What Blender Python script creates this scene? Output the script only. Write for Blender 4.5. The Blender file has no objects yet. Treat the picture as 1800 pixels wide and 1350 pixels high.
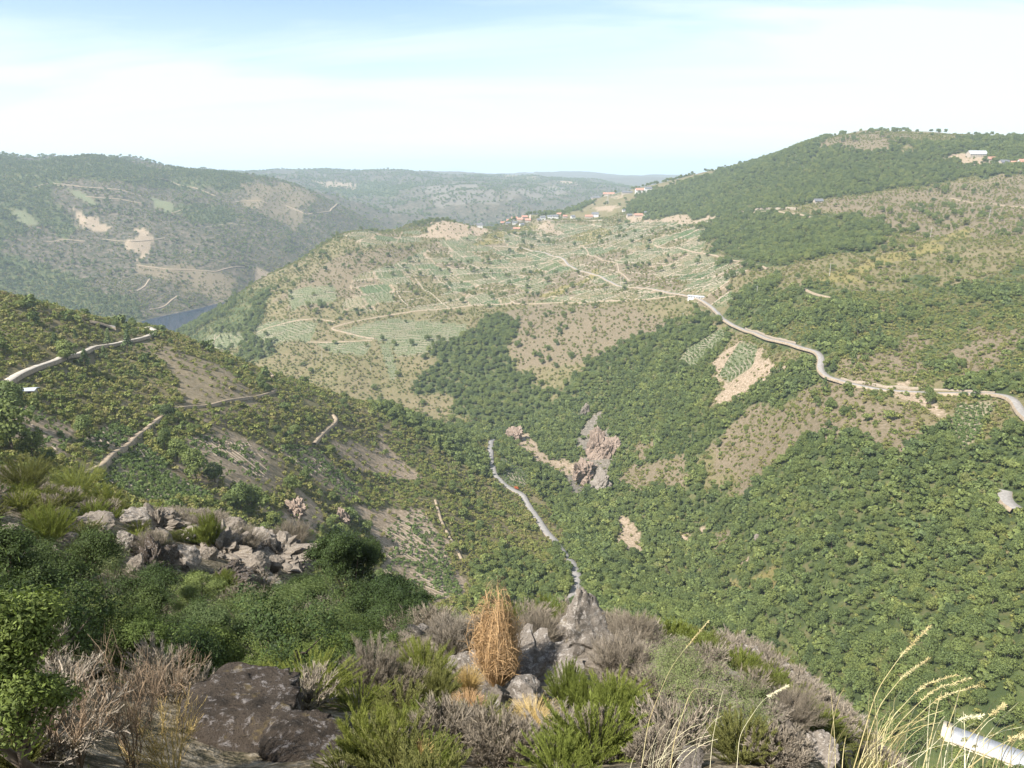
import bpy, math, random
import numpy as np
from mathutils import Vector, Matrix
C = bpy.context
SC = C.scene
COL = SC.collection
R_ = math.radians
rng = np.random.default_rng(7)
random.seed(7)

# ------------------------------------------------------------------ camera
# photograph 1800 x 1350, focal length 1352 px, horizon near row 290
FOC, CXP, CYP = 1352.0, 900.0, 675.0
PITCH = math.atan((CYP - 290.0) / FOC)
cam_d = bpy.data.cameras.new('camera')
cam_d.sensor_fit = 'HORIZONTAL'
cam_d.sensor_width = 36.0
cam_d.lens = 36.0 * FOC / 1800.0
cam_d.clip_start = 0.05
cam_d.clip_end = 150000.0
cam = bpy.data.objects.new('camera', cam_d)
COL.objects.link(cam)
cam.location = (0, 0, 0)
cam.rotation_euler = (math.pi / 2 - PITCH, 0, 0)
SC.camera = cam

# ------------------------------------------------------------------ sun, sky, exposure
SUN_EL, SUN_AZ = R_(49), R_(229)          # azimuth clockwise from +Y: light from the left, a little behind
sdir = Vector((math.sin(SUN_AZ) * math.cos(SUN_EL), math.cos(SUN_AZ) * math.cos(SUN_EL), math.sin(SUN_EL)))
sl = bpy.data.lights.new('sun', 'SUN')
sl.energy = 4.6
sl.angle = R_(0.5)
sl.color = (1.0, 0.95, 0.87)
sun = bpy.data.objects.new('sun', sl)
COL.objects.link(sun)
sun.location = (-300, -60, 300)
sun.rotation_euler = sdir.to_track_quat('Z', 'Y').to_euler()

w = bpy.data.worlds.new('World')
SC.world = w
w.use_nodes = True
nt = w.node_tree
nt.nodes.clear()
N = lambda t, **k: _n(nt, t, **k)
def _n(tree, t, **k):
    n = tree.nodes.new(t)
    for a, b in k.items():
        setattr(n, a, b)
    return n
sky = N('ShaderNodeTexSky', sky_type='NISHITA', sun_disc=False, sun_elevation=SUN_EL, sun_rotation=SUN_AZ,
        altitude=500, air_density=1.0, dust_density=.7, ozone_density=1.0)
tc = N('ShaderNodeTexCoord')
# thin high cloud: direction projected on a flat layer far above
sep = N('ShaderNodeSeparateXYZ'); nt.links.new(tc.outputs['Generated'], sep.inputs[0])
add = N('ShaderNodeMath', operation='ADD'); add.inputs[1].default_value = 0.16
mx = N('ShaderNodeMath', operation='MAXIMUM'); mx.inputs[1].default_value = 0.0
nt.links.new(sep.outputs['Z'], mx.inputs[0]); nt.links.new(mx.outputs[0], add.inputs[0])
dx = N('ShaderNodeMath', operation='DIVIDE'); dy = N('ShaderNodeMath', operation='DIVIDE')
nt.links.new(sep.outputs['X'], dx.inputs[0]); nt.links.new(add.outputs[0], dx.inputs[1])
nt.links.new(sep.outputs['Y'], dy.inputs[0]); nt.links.new(add.outputs[0], dy.inputs[1])
cmb = N('ShaderNodeCombineXYZ'); nt.links.new(dx.outputs[0], cmb.inputs[0]); nt.links.new(dy.outputs[0], cmb.inputs[1])
mp = N('ShaderNodeMapping'); mp.inputs['Rotation'].default_value = (0, 0, R_(68)); mp.inputs['Scale'].default_value = (0.55, 1.7, 1)
mp.inputs['Location'].default_value = (3.1, 0.6, 0)
nt.links.new(cmb.outputs[0], mp.inputs[0])
n1 = N('ShaderNodeTexNoise'); n1.inputs['Scale'].default_value = 0.75; n1.inputs['Detail'].default_value = 6; n1.inputs['Roughness'].default_value = 0.52; n1.inputs['Distortion'].default_value = 0.5
nt.links.new(mp.outputs[0], n1.inputs['Vector'])
cr = N('ShaderNodeValToRGB'); cr.color_ramp.elements[0].position = 0.42; cr.color_ramp.elements[1].position = 0.64
cr.color_ramp.elements[0].color = (0, 0, 0, 1); cr.color_ramp.elements[1].color = (1, 1, 1, 1)
nt.links.new(n1.outputs['Fac'], cr.inputs[0])
# the layer is denser away from the clear north-west patch
lft = N('ShaderNodeMath', operation='MULTIPLY_ADD'); lft.inputs[1].default_value = 0.6; lft.inputs[2].default_value = 0.08
nt.links.new(sep.outputs['X'], lft.inputs[0])
sm = N('ShaderNodeMath', operation='ADD', use_clamp=True)
nt.links.new(cr.outputs[0], sm.inputs[0]); nt.links.new(lft.outputs[0], sm.inputs[1])
sc2 = N('ShaderNodeMath', operation='MULTIPLY', use_clamp=True); sc2.inputs[1].default_value = 0.88
hz_ = N('ShaderNodeMath', operation='MULTIPLY_ADD', use_clamp=True); hz_.inputs[1].default_value = -3.8; hz_.inputs[2].default_value = .72
nt.links.new(sep.outputs['Z'], hz_.inputs[0])
sm2 = N('ShaderNodeMath', operation='ADD', use_clamp=True); nt.links.new(sm.outputs[0], sm2.inputs[0]); nt.links.new(hz_.outputs[0], sm2.inputs[1])
nt.links.new(sm2.outputs[0], sc2.inputs[0])
mixc = N('ShaderNodeMix', data_type='RGBA')
nt.links.new(sc2.outputs[0], mixc.inputs['Factor'])
nt.links.new(sky.outputs[0], mixc.inputs['A'])
mixc.inputs['B'].default_value = (5.5, 6.15, 6.35, 1)
bg = N('ShaderNodeBackground'); bg.inputs['Strength'].default_value = 0.070
nt.links.new(mixc.outputs['Result'], bg.inputs['Color'])
wo = N('ShaderNodeOutputWorld'); nt.links.new(bg.outputs[0], wo.inputs['Surface'])

SC.view_settings.view_transform = 'Standard'
SC.view_settings.look = 'None'
SC.view_settings.exposure = 1.42
SC.view_settings.gamma = 1.0
SC.view_settings.use_curve_mapping = False
cy = SC.cycles
cy.max_bounces = 5; cy.diffuse_bounces = 3; cy.glossy_bounces = 2; cy.transmission_bounces = 3
cy.volume_bounces = 1; cy.transparent_max_bounces = 6
cy.use_denoising = True
try:
    cy.denoiser = 'OPENIMAGEDENOISE'
except Exception:
    pass

# ------------------------------------------------------------------ numpy helpers
SP, CP = math.sin(PITCH), math.cos(PITCH)
def ray(px, py):
    """pixel of the photograph -> (azimuth, tan of elevation)"""
    X = (np.asarray(px, float) - CXP) / FOC
    Y = -(np.asarray(py, float) - CYP) / FOC
    dx_ = X; dy_ = CP + Y * SP; dz_ = -SP + Y * CP
    return np.arctan2(dx_, dy_), dz_ / np.hypot(dx_, dy_)
def project(x, y, z):
    dep = y * CP - z * SP
    up = y * SP + z * CP
    dep = np.where(dep < 0.01, 0.01, dep)
    return CXP + FOC * x / dep, CYP - FOC * up / dep, dep

def _hash(ix, iy, seed):
    h = (ix.astype(np.int64) * 374761393 + iy.astype(np.int64) * 668265263 + seed * 974634777) & 0xFFFFFFFF
    h = ((h ^ (h >> 13)) * 1274126177) & 0xFFFFFFFF
    return ((h ^ (h >> 16)) & 0xFFFF).astype(np.float32) / 65535.0
def vnoise(x, y, seed=0):
    ix = np.floor(x); iy = np.floor(y); fx = x - ix; fy = y - iy
    fx = fx * fx * (3 - 2 * fx); fy = fy * fy * (3 - 2 * fy)
    a = _hash(ix, iy, seed); b = _hash(ix + 1, iy, seed); c = _hash(ix, iy + 1, seed); d = _hash(ix + 1, iy + 1, seed)
    return (a * (1 - fx) + b * fx) * (1 - fy) + (c * (1 - fx) + d * fx) * fy
def fbm(x, y, sc, octv=4, seed=0):
    s = 0; a = 1; t = 0
    c, si = 0.8, 0.6
    for k in range(octv):
        s = s + a * vnoise(x / sc + 17.3 * k, y / sc - 9.1 * k, seed + k); t += a
        a *= 0.5; x, y = (c * x - si * y) * 2.03, (si * x + c * y) * 2.03
    return s / t

# ------------------------------------------------------------------ the lie of the land
# measured points (column, row, metres away); rows are read off the photograph, hidden ground is given by height instead
VIS = [
 # column 0 .. 100: knoll, spur with the track, canyon wall, plateau
 (-300,1350,6),(-300,1000,35),(-300,800,100),(-300,600,420),(-300,500,600),(-300,400,2400),(-300,272,3000),
 (0,1350,5),(0,950,42),(0,830,88),(0,760,270),(0,680,350),(0,600,430),(0,522,560),
 (0,480,2350),(0,400,2600),(0,330,2850),(0,286,3150),(100,289,3150),
 (200,1350,5.5),(200,1200,10),(200,980,45),(200,905,80),(200,850,255),(200,750,350),(200,650,480),(200,571,650),
 (150,562,640),(275,582,660),(200,530,2080),(200,470,2350),(200,400,2620),(200,330,2900),(200,297,3150),
 (400,1350,6),(400,1260,7.5),(400,975,55),(400,915,85),(400,860,320),(400,780,400),(400,700,490),(400,632,620),
 (340,548,2080),(400,480,2330),(400,420,2620),(400,350,3000),(400,307,3250),
 (500,440,2650),(500,380,3000),(500,325,3300),(600,390,3100),(600,357,3500),(700,392,3600),(700,381,3800),
 (550,1350,5.5),(550,1200,11),(560,1010,60),(550,960,310),(550,900,370),(550,820,450),(550,740,540),(550,672,660),
 (680,1040,320),(680,940,410),(680,860,500),(680,780,600),(680,712,730),
 (700,1350,5),(700,1220,10),(700,1110,19),
 (760,1050,330),(760,960,420),(760,880,510),(760,800,640),(760,745,790),
 (450,620,1260),(450,560,1450),(450,500,1680),(370,590,1550),(370,552,1760),(300,592,1700),
 (600,650,1130),(600,590,1270),(600,500,1500),(600,415,1850),
 (760,680,1080),(760,600,1220),(760,530,1420),(760,450,1700),(760,380,2050),
 (900,1350,5),(900,1250,9),(900,1180,14),(900,1095,20),
 (900,1060,370),(930,960,480),(900,900,580),(900,830,690),(865,775,800),
 (900,700,1010),(900,620,1130),(900,540,1350),(900,450,1750),(900,388,2150),(950,360,2500),
 (1000,1060,370),(1010,1000,425),
 (1050,1350,4.5),(1050,1250,9),(1050,1170,15),(1050,1105,22),
 (1060,747,840),(1060,625,1000),(1060,520,1300),(1060,440,1700),(1060,385,2250),(1060,345,2700),(1130,335,3100),
 (1250,1350,4),(1250,1250,10),(1250,1180,22),(1270,1145,40),(1250,1090,330),
 (1250,900,590),(1250,800,650),(1250,700,735),(1250,620,850),(1250,545,1000),(1250,460,1350),(1250,380,1850),(1250,340,2200),(1250,314,2450),
 (1350,279,2450),
 (1450,1350,5),(1450,1290,25),(1450,1255,50),
 (1450,1050,385),(1450,950,425),(1450,850,475),(1450,750,545),(1450,650,650),(1450,570,760),(1450,500,900),(1450,430,1150),(1450,360,1500),(1450,300,1850),(1450,243,2250),
 (1540,232,2300),
 (1650,1200,290),(1650,1100,325),(1650,1000,370),(1650,900,420),(1650,800,480),(1650,720,550),(1650,688,590),(1650,620,680),(1650,550,800),(1650,470,970),(1650,400,1250),(1650,330,1600),(1650,280,1900),(1650,243,2150),
 (1850,1200,280),(1850,1000,350),(1850,850,430),(1850,740,500),(1850,600,680),(1850,480,920),(1850,380,1300),(1850,300,1750),(1850,252,2050),
 (2150,1200,260),(2150,1000,330),(2150,850,410),(2150,740,480),(2150,600,640),(2150,480,880),(2150,380,1200),(2150,300,1600),(2150,262,1900),
 # ridges beyond the canyon
 (420,302,6500),(500,299,6800),(600,301,6900),(645,294,6950),(690,288,7000),(735,295,7000),(780,303,7000),(850,309,7000),(930,313,7000),(1000,317,7000),(1060,322,7000),(1110,334,7000),
 (500,325,4900),(600,340,4600),(700,345,4600),(800,328,4900),(900,330,5200),(1000,328,5400),(820,365,4100),(900,350,4400),(720,372,4100),
]
HID = [  # (column, height, metres away)
 (-300,-10,17),(0,-11.2,17),(0,-14.5,25),(200,-11.3,15),(200,-16,23),(200,-20,33),(400,-9.5,13),(400,-16,22),(400,-21.5,33),(550,-11.5,15),(550,-18.5,25),(550,-26,38),
 (-300,-90,900),(-300,-375,1600),(-300,-375,1950),(0,-150,800),(0,-378,1700),(0,-378,2000),(150,-160,800),(200,-376,1650),(200,-376,1900),(280,-200,850),
 (330,-376,1900),(400,-330,1050),(450,-385,2010),(450,-376,2200),(400,-380,2060),(300,-372,1450),(550,-335,900),(680,-335,950),(760,-335,1000),(530,-372,2350),(650,-370,2700),(760,-365,3100),(900,-350,3500),(1060,-330,3700),(1150,-300,4200),
 (0,-60,165),(200,-70,150),(400,-85,160),(560,-88,130),(-300,-45,190),
 (680,-50,60),(680,-105,150),(900,-50,60),(900,-115,150),(1060,-52,60),(1060,-118,150),(1250,-80,90),(1250,-130,170),(1450,-98,100),(1450,-140,180),
 (1400,-8,8),(1600,-8,8),(1700,-14,12),(1700,-62,60),(1700,-122,105),(1700,-178,200),(1850,-180,200),(1850,-70,60),(1850,-125,110),(2150,-70,60),(2150,-120,110),(1850,-8,6),(2150,-8,6),
 (930,-320,920),(1060,-308,730),(1220,-287,548),(1330,-268,440),(1440,-248,352),(1600,-216,258),(1850,-200,235),(2150,-180,190),
 (1450,30,3200),(1650,40,3200),(1900,40,3200),(1300,-60,3400),(2200,40,3000),(1450,-50,6000),(2000,-50,6000),(1250,-120,4500),
 (0,20,4500),(300,10,4500),(-300,20,4500),(0,-40,7500),(400,-120,4200),(600,-120,9000),(1000,-150,9000),(-300,-50,9500),(2200,-100,9500),(1500,-100,9500),
]
def _uv(az, r):
    return np.stack([az, 0.55 * np.log(r)], -1)
pu, pv = [], []
for px, py, r in VIS:
    a, t = ray(px, py); pu.append((float(a), r)); pv.append(float(t))
for px, z, r in HID:
    a, t = ray(px, 600); pu.append((float(a), r)); pv.append(z / r)
for r_ in (11, 18, 28, 42, 60):                 # unseen land beside the lookout, raised to throw shade into the hollow
    for a in (-1.0, -1.2):
        pu.append((a, r_)); pv.append(-.12)
for a in (-1.35, -0.9, 0.95, 1.35):        # under and beside the camera
    pu.append((a, 6)); pv.append(-0.75)
for a in np.linspace(-1.3, 1.3, 9):
    pu.append((float(a), 1.2)); pv.append(-1.35)
    pu.append((float(a), 2.4)); pv.append(-1.05)
for a in (-1.35, 1.35):
    pu.append((a, 100)); pv.append(-0.4); pu.append((a, 600)); pv.append(-0.2); pu.append((a, 3000)); pv.append(0.0)
pu = np.array(pu); pv = np.array(pv)
P0 = _uv(pu[:, 0], pu[:, 1])
CM = 0.035
def _phi(d2):
    return np.sqrt(d2 + CM * CM)
D2 = ((P0[:, None] - P0[None]) ** 2).sum(-1)
A = np.zeros((len(P0) + 1,) * 2)
A[:-1, :-1] = _phi(D2) - 0.0012 * np.eye(len(P0)); A[-1, :-1] = 1; A[:-1, -1] = 1
wts = np.linalg.solve(A, np.append(pv, 0))
NA, NR = 1000, 1240
AZ0, AZ1, LR0, LR1 = -1.12, 1.12, math.log(1.0), math.log(11500.0)
# coarse evaluation, then cubic-ish refinement by linear upsampling x2
def _grid(na, nr):
    a = np.linspace(AZ0, AZ1, na); l = np.linspace(LR0, LR1, nr)
    out = np.full((nr, na), wts[-1])
    V = 0.55 * l
    for k in range(len(P0)):
        out += wts[k] * np.sqrt((a[None] - P0[k, 0]) ** 2 + (V[:, None] - P0[k, 1]) ** 2 + CM * CM)
    return out
SL = _grid(NA // 2, NR // 2)
def _up(M, na, nr):
    i = np.linspace(0, M.shape[0] - 1, nr); i0 = np.clip(i.astype(int), 0, M.shape[0] - 2); f = (i - i0)[:, None]
    M = M[i0] * (1 - f) + M[i0 + 1] * f
    j = np.linspace(0, M.shape[1] - 1, na); j0 = np.clip(j.astype(int), 0, M.shape[1] - 2); f = (j - j0)[None]
    return M[:, j0] * (1 - f) + M[:, j0 + 1] * f
SL = _up(SL, NA, NR)
gA = np.linspace(AZ0, AZ1, NA); gL = np.linspace(LR0, LR1, NR); gR = np.exp(gL)
GX = gR[:, None] * np.sin(gA)[None]; GY = gR[:, None] * np.cos(gA)[None]
GZ = SL * gR[:, None]
GRR = np.repeat(gR[:, None], NA, 1)
# relief: ribs, gullies and hummocks, each octave no larger than the view distance allows
canyon = np.clip((GRR - 1900) / 500, 0, 1) * np.clip((GX < 300) * 1.0, 0, 1)
for lam, seed in ((900, 1), (420, 2), (190, 3), (85, 4), (38, 5), (16, 6), (7, 7), (3, 8), (1.3, 9)):
    amp = np.minimum(0.05 * lam, 0.0045 * GRR) * (1 + 1.3 * canyon * (lam >= 85))
    amp = amp * np.clip((GRR / lam) * 4, 0, 1) * (GRR / 1100 < lam * 0.9)
    nz = vnoise(GX / lam + seed * 3.1, GY / lam - seed * 7.7, 50 + seed)
    rid = 1 - 2 * np.abs(nz - 0.5)
    nz = np.where(canyon > 0, 0.5 * (nz + (rid - 0.3)), nz)
    GZ = GZ + amp * (nz - 0.5) * 1.6
RIVER_Z = -360.0
def sample(az, lr, M=None):
    M = GZ if M is None else M
    i = np.clip((np.asarray(lr) - LR0) / (LR1 - LR0) * (NR - 1), 0, NR - 1.001); j = np.clip((np.asarray(az) - AZ0) / (AZ1 - AZ0) * (NA - 1), 0, NA - 1.001)
    i0 = i.astype(int); j0 = j.astype(int); fi = i - i0; fj = j - j0
    return (M[i0, j0] * (1 - fi) * (1 - fj) + M[i0 + 1, j0] * fi * (1 - fj) + M[i0, j0 + 1] * (1 - fi) * fj + M[i0 + 1, j0 + 1] * fi * fj)
def ground(x, y):
    x = np.asarray(x, float); y = np.asarray(y, float)
    return sample(np.arctan2(x, y), np.log(np.maximum(np.hypot(x, y), 1.01)))
HORIZ = np.maximum.accumulate(GZ / gR[:, None], 0)
def seen_slack(x, y, z):
    """how far (tan) a point lies above the land in front of it"""
    r = np.hypot(x, y); az = np.arctan2(x, y)
    return z / r - sample(az, np.log(np.maximum(r * 0.985, 1.01)), HORIZ)
def hit(px, py, r0=1.5, r1=11000.0):
    """first ground point under a pixel of the photograph between two distances"""
    az, t = ray(px, py)
    az = float(az); t = float(t)
    lr = np.linspace(math.log(r0), math.log(r1), 3000)
    g = sample(np.full(3000, az), lr) / np.exp(lr) - t
    k = np.nonzero(g > 0)[0]
    if len(k) == 0:
        k0 = int(np.argmax(g)); r = math.exp(lr[k0])
    else:
        r = math.exp(lr[k[0]])
    x, y = r * math.sin(az), r * math.cos(az)
    return Vector((x, y, float(ground(x, y))))

# the long building below the lookout: its roof level and two corners, so that nothing grows on it
zr = float(hit(1690, 1305, 115, 600).z) + 2.6
def flat(px, py, z=zr):
    a, t_ = ray(px, py); d = z / float(t_); return Vector((d * math.sin(a), d * math.cos(a), z))
bA_ = flat(1674, 1281); bB_ = flat(1800, 1326)
bu_ = (bB_ - bA_).normalized(); bv_ = Vector((bu_.y, -bu_.x, 0))
if bv_.dot(-bA_) < 0: bv_ = -bv_                       # bv_ points back towards the lookout
bW_ = 7.2
bL_ = 75.0
def off_building(x, y):
    a = (x - bA_.x) * bu_.x + (y - bA_.y) * bu_.y; b = (x - bA_.x) * bv_.x + (y - bA_.y) * bv_.y
    return ~((a > -9) & (a < bL_ + 4) & (b > -4) & (b < bW_ + 5.5))
ba_ = (GX - bA_.x) * bu_.x + (GY - bA_.y) * bu_.y; bb_ = (GX - bA_.x) * bv_.x + (GY - bA_.y) * bv_.y
out_ = np.hypot(np.maximum(np.maximum(-4 - ba_, ba_ - bL_ - 4), 0), np.maximum(np.maximum(-3 - bb_, bb_ - bW_ - 4), 0))
out_ = np.where((bb_ > 0), out_ * .62, out_ * 1.2)
GZ = np.where((GRR > 90) & (GRR < 400), np.minimum(GZ, zr - 2.3 + np.maximum(out_ - 2, 0)), GZ)
GZ = np.where((out_ < 1.5) & (GRR > 90) & (GRR < 500), zr - 1.3, GZ)        # levelled yard of the building
HORIZ = np.maximum.accumulate(GZ / gR[:, None], 0)
# ------------------------------------------------------------------ ground cover, as plots and woods standing on the land
SCRUB, FOREST, HEATH, SOIL, VINE, GRASS, ROCK, THIN, CRAGGY = range(9)
FAR = 11000
ZONES = [  # kind, nearest, farthest, density, outline
 # --- canyon wall
 (FOREST,2300,4600,.75,[(-200,262),(0,270),(200,280),(400,295),(445,318),(440,338),(330,335),(240,330),(100,322),(90,360),(150,400),(120,425),(60,385),(0,430),(-200,430)]),
 (FOREST,1950,4600,.45,[(-100,440),(60,450),(160,500),(230,520),(240,560),(180,580),(-100,540)]),
 (FOREST,1950,4600,.5,[(300,360),(370,350),(430,380),(400,400),(330,390)]),
 (SOIL,1950,4600,1,[(225,440),(235,395),(265,398),(255,440),(230,470)]),
 (SOIL,1950,4600,1,[(140,380),(175,375),(185,395),(150,400)]),
 (SOIL,1950,4600,1,[(435,470),(465,462),(470,485),(440,490)]),
 (VINE,1950,4600,1,[(115,330),(150,340),(172,358),(160,360),(130,345)]),
 (VINE,1950,4600,1,[(265,345),(310,360),(300,375),(270,362)]),
 (VINE,1950,4600,1,[(20,375),(40,368),(68,395),(40,395)]),
 (HEATH,1950,4600,1,[(420,320),(500,325),(560,345),(520,400),(460,380),(420,350)]),
 (HEATH,1950,4600,1,[(240,465),(330,470),(420,500),(400,530),(330,520),(250,490)]),
 (FOREST,4000,9000,.8,[(540,330),(640,318),(760,320),(700,345),(620,345)]),
 (SOIL,4000,9000,1,[(555,320),(590,316),(628,324),(618,332),(575,330)]),
 (SOIL,5000,9000,1,[(865,307),(930,310),(950,316),(900,314)]),
 (SOIL,5000,9000,1,[(985,318),(1012,320),(1008,325),(985,324)]),
 (ROCK,4000,9000,1,[(750,330),(800,322),(870,335),(880,360),(760,365)]),
 (ROCK,4000,9000,1,[(890,335),(960,322),(1010,335),(960,350),(880,352)]),
 # --- village hill
 (FOREST,1250,2300,.6,[(300,600),(370,550),(430,503),(470,500),(468,560),(430,600),(520,650),(640,600),(560,700),(450,660),(380,612)]),
 (HEATH,900,2300,1,[(480,540),(640,440),(760,430),(700,470),(620,520),(540,545)]),
 (VINE,900,2500,1,[(620,490),(700,462),(820,405),(950,388),(1100,392),(1250,388),(1262,402),(1232,440),(1330,470),(1282,490),(1292,532),(1240,540),(1180,520),(1140,527),(950,530),(820,538),(690,550),(600,545)]),
 (VINE,900,2500,1,[(505,512),(590,505),(592,530),(512,545)]),
 (VINE,900,2500,1,[(450,575),(560,568),(545,600),(450,612)]),
 (VINE,900,2500,1,[(600,582),(690,560),(820,570),(822,600),(760,622),(700,626),(680,602),(620,592)]),
 (VINE,900,2500,1,[(362,592),(430,585),(425,610),(370,615)]),
 (VINE,900,2500,1,[(550,602),(655,600),(640,625),(590,622)]),
 (VINE,900,2500,1,[(666,604),(684,602),(700,660),(688,672)]),
 (VINE,900,2500,1,[(600,415),(660,400),(740,405),(740,425),(640,435)]),
 (SCRUB,900,2500,1,[(690,505),(760,490),(785,520),(720,552),(690,540)]),
 (HEATH,900,2500,1,[(930,532),(965,500),(1000,470),(1045,478),(1010,515),(960,528)]),
 (HEATH,900,2500,1,[(1080,468),(1150,462),(1180,490),(1200,515),(1150,505),(1100,490)]),
 (HEATH,900,2500,1,[(1015,452),(1060,445),(1090,462),(1060,475),(1025,470)]),
 (SCRUB,900,2500,1,[(860,515),(890,500),(905,530),(870,532)]),
 (GRASS,900,2500,1,[(960,520),(1040,470),(1052,474),(975,526)]),
 (GRASS,900,2500,1,[(1010,415),(1060,402),(1080,412),(1030,432)]),
 (SOIL,1400,2600,1,[(740,400),(810,385),(860,392),(850,412),(770,425),(735,418)]),
 (SOIL,1400,2600,1,[(790,380),(830,372),(880,385),(850,395)]),
 (SOIL,1400,2600,1,[(680,392),(720,385),(750,395),(690,400)]),
 (GRASS,1400,2600,1,[(835,425),(910,398),(960,392),(930,402),(870,430)]),
 (SOIL,900,2600,1,[(940,395),(980,390),(975,412),(945,408)]),
 (SOIL,900,2600,1,[(1095,378),(1270,375),(1260,388),(1180,392),(1100,388)]),
 (SOIL,900,2600,1,[(1040,372),(1060,362),(1090,366),(1070,374)]),
 (VINE,1800,3600,1,[(1070,342),(1092,340),(1095,348),(1072,350)]),
 (VINE,1800,3600,1,[(1015,350),(1040,346),(1045,360),(1020,362)]),
 (HEATH,900,1500,1,[(880,560),(950,545),(1140,540),(1180,560),(1120,600),(1050,620),(980,660),(900,660),(870,610)]),
 (FOREST,2200,3000,.8,[(868,368),(950,345),(1020,340),(1045,355),(990,382),(900,384)]),
 # --- right-hand hill
 (FOREST,1300,3000,1,[(1090,372),(1130,342),(1250,308),(1350,270),(1450,235),(1520,238),(1600,262),(1700,240),(2300,250),(2300,325),(1700,312),(1560,338),(1450,352),(1380,365),(1300,375),(1200,384)]),
 (HEATH,1500,3000,1,[(1480,236),(1540,226),(1610,238),(1560,262),(1490,266),(1440,258)]),
 (SOIL,1500,3000,1,[(1640,272),(1700,272),(1740,280),(1700,300),(1690,285)]),
 (FOREST,900,2000,.8,[(1240,400),(1290,370),(1400,372),(1560,400),(1520,450),(1420,462),(1330,472),(1250,440)]),
 (HEATH,900,2300,1,[(1440,360),(1600,335),(1750,312),(2200,320),(2200,420),(1700,420),(1580,400),(1500,395)]),
 (GRASS,700,2300,1,[(1405,512),(1500,480),(1600,432),(1700,400),(1722,412),(1620,455),(1520,502),(1430,522)]),
 (FOREST,560,1500,.50,[(1285,525),(1340,482),(1420,502),(1500,530),(1600,500),(1700,480),(1800,462),(2200,470),(2200,680),(1780,690),(1740,690),(1690,640),(1640,690),(1590,600),(1540,640),(1470,620),(1400,600),(1330,580),(1280,550)]),
 (HEATH,560,1500,1,[(1480,640),(1540,625),(1600,600),(1640,680),(1560,686),(1490,672)]),
 (HEATH,560,1500,1,[(1690,560),(1800,580),(1800,640),(1720,660),(1680,610)]),
 (FOREST,300,1400,1,[(700,700),(760,640),(800,600),(860,560),(905,575),(870,620),(900,670),(960,690),(1020,655),(1060,620),(1120,600),(1180,560),(1262,545),(1275,600),(1240,680),(1300,690),(1340,640),(1400,616),(1470,640),(1480,690),(1420,700),(1370,735),(1250,790),(1200,830),(1340,830),(1400,770),(1560,800),(1640,762),(1690,742),(1740,780),(1800,742),(2300,720),(2300,1100),(1000,1100),(1000,1000),(960,900),(900,850),(880,790),(860,752),(780,700)]),
 (FOREST,115,700,1,[(960,1000),(1400,900),(2300,900),(2400,1700),(1400,1700),(1200,1200),(1010,1120)]),
 (HEATH,400,900,1,[(1400,702),(1480,682),(1560,695),(1600,720),(1632,772),(1560,792),(1500,777),(1420,767),(1380,742)]),
 (HEATH,400,900,1,[(1240,792),(1300,752),(1390,745),(1410,770),(1330,822),(1260,822)]),
 (SOIL,400,900,1,[(1600,695),(1660,698),(1690,742),(1640,735)]),
 (VINE,600,1300,1,[(1188,642),(1212,610),(1268,578),(1282,592),(1212,648)]),
 (SOIL,500,1300,1,[(1228,684),(1262,640),(1300,596),(1350,600),(1392,622),(1345,665),(1300,682),(1262,676)]),
 (VINE,500,1300,1,[(1262,662),(1300,602),(1332,608),(1322,645),(1282,672)]),
 (VINE,400,1300,1,[(1682,712),(1752,706),(1722,768),(1692,796),(1668,766)]),
 (ROCK,500,1300,1,[(1032,765),(1060,750),(1085,778),(1077,820),(1077,868),(1060,880),(1020,852),(1000,832),(1012,808),(1032,800)]),
 (SOIL,500,1300,1,[(885,755),(905,765),(930,785),(1000,820),(1005,838),(960,818),(900,786)]),
 (SOIL,400,900,1,[(1040,905),(1082,918),(1122,960),(1090,967),(1045,932)]),
 (HEATH,400,900,1,[(1128,782),(1200,800),(1192,850),(1132,832)]),
 (HEATH,350,900,1,[(1252,903),(1305,898),(1292,928),(1248,928)]),
 (SOIL,350,900,1,[(1178,890),(1222,884),(1214,912),(1186,920)]),
 (GRASS,300,900,1,[(1275,1008),(1305,1012),(1345,1078),(1318,1084)]),
 (SOIL,350,900,.5,[(1320,938),(1345,945),(1338,960),(1320,955)]),
 (SOIL,350,900,.5,[(1385,975),(1412,972),(1410,985),(1388,986)]),
 (VINE,500,900,1,[(880,802),(930,832),(922,858),(890,852),(874,830)]),
 # --- near spur
 (FOREST,440,1000,.9,[(700,700),(770,735),(858,752),(860,842),(832,834),(780,792),(720,765),(670,725)]),
 (FOREST,280,700,.9,[(830,1005),(900,972),(990,1012),(1000,1062),(850,1080)]),
 (THIN,250,800,1,[(255,600),(300,608),(400,655),(422,692),(290,697),(275,660)]),
 (VINE,150,800,.95,[(165,812),(250,778),(335,850),(380,872),(270,886),(185,856)]),
 (VINE,150,800,.6,[(140,775),(205,742),(248,766),(165,802)]),
 (VINE,150,800,.45,[(-60,700),(40,712),(130,750),(112,802),(0,775),(-60,770)]),
 (THIN,150,800,1,[(300,762),(400,748),(484,788),(505,850),(420,872),(330,822)]),
 (VINE,150,800,.35,[(330,770),(400,758),(470,790),(480,840),(420,855),(350,815)]),
 (VINE,150,800,.5,[(490,783),(556,788),(634,860),(622,884),(560,850),(500,802)]),
 (SOIL,150,800,1,[(655,925),(740,878),(792,950),(832,1062),(720,1074),(650,1010),(680,960)]),
 (VINE,150,800,.45,[(672,930),(740,892),(780,950),(815,1050),(730,1062),(668,1005),(692,960)]),
 (SOIL,150,800,1,[(565,752),(640,768),(712,800),(690,824),(600,792)]),
 (SOIL,150,800,1,[(470,900),(520,860),(560,900),(520,930)]),
 (HEATH,150,800,1,[(330,700),(400,716),(380,748),(300,748),(270,745)]),
]
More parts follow.
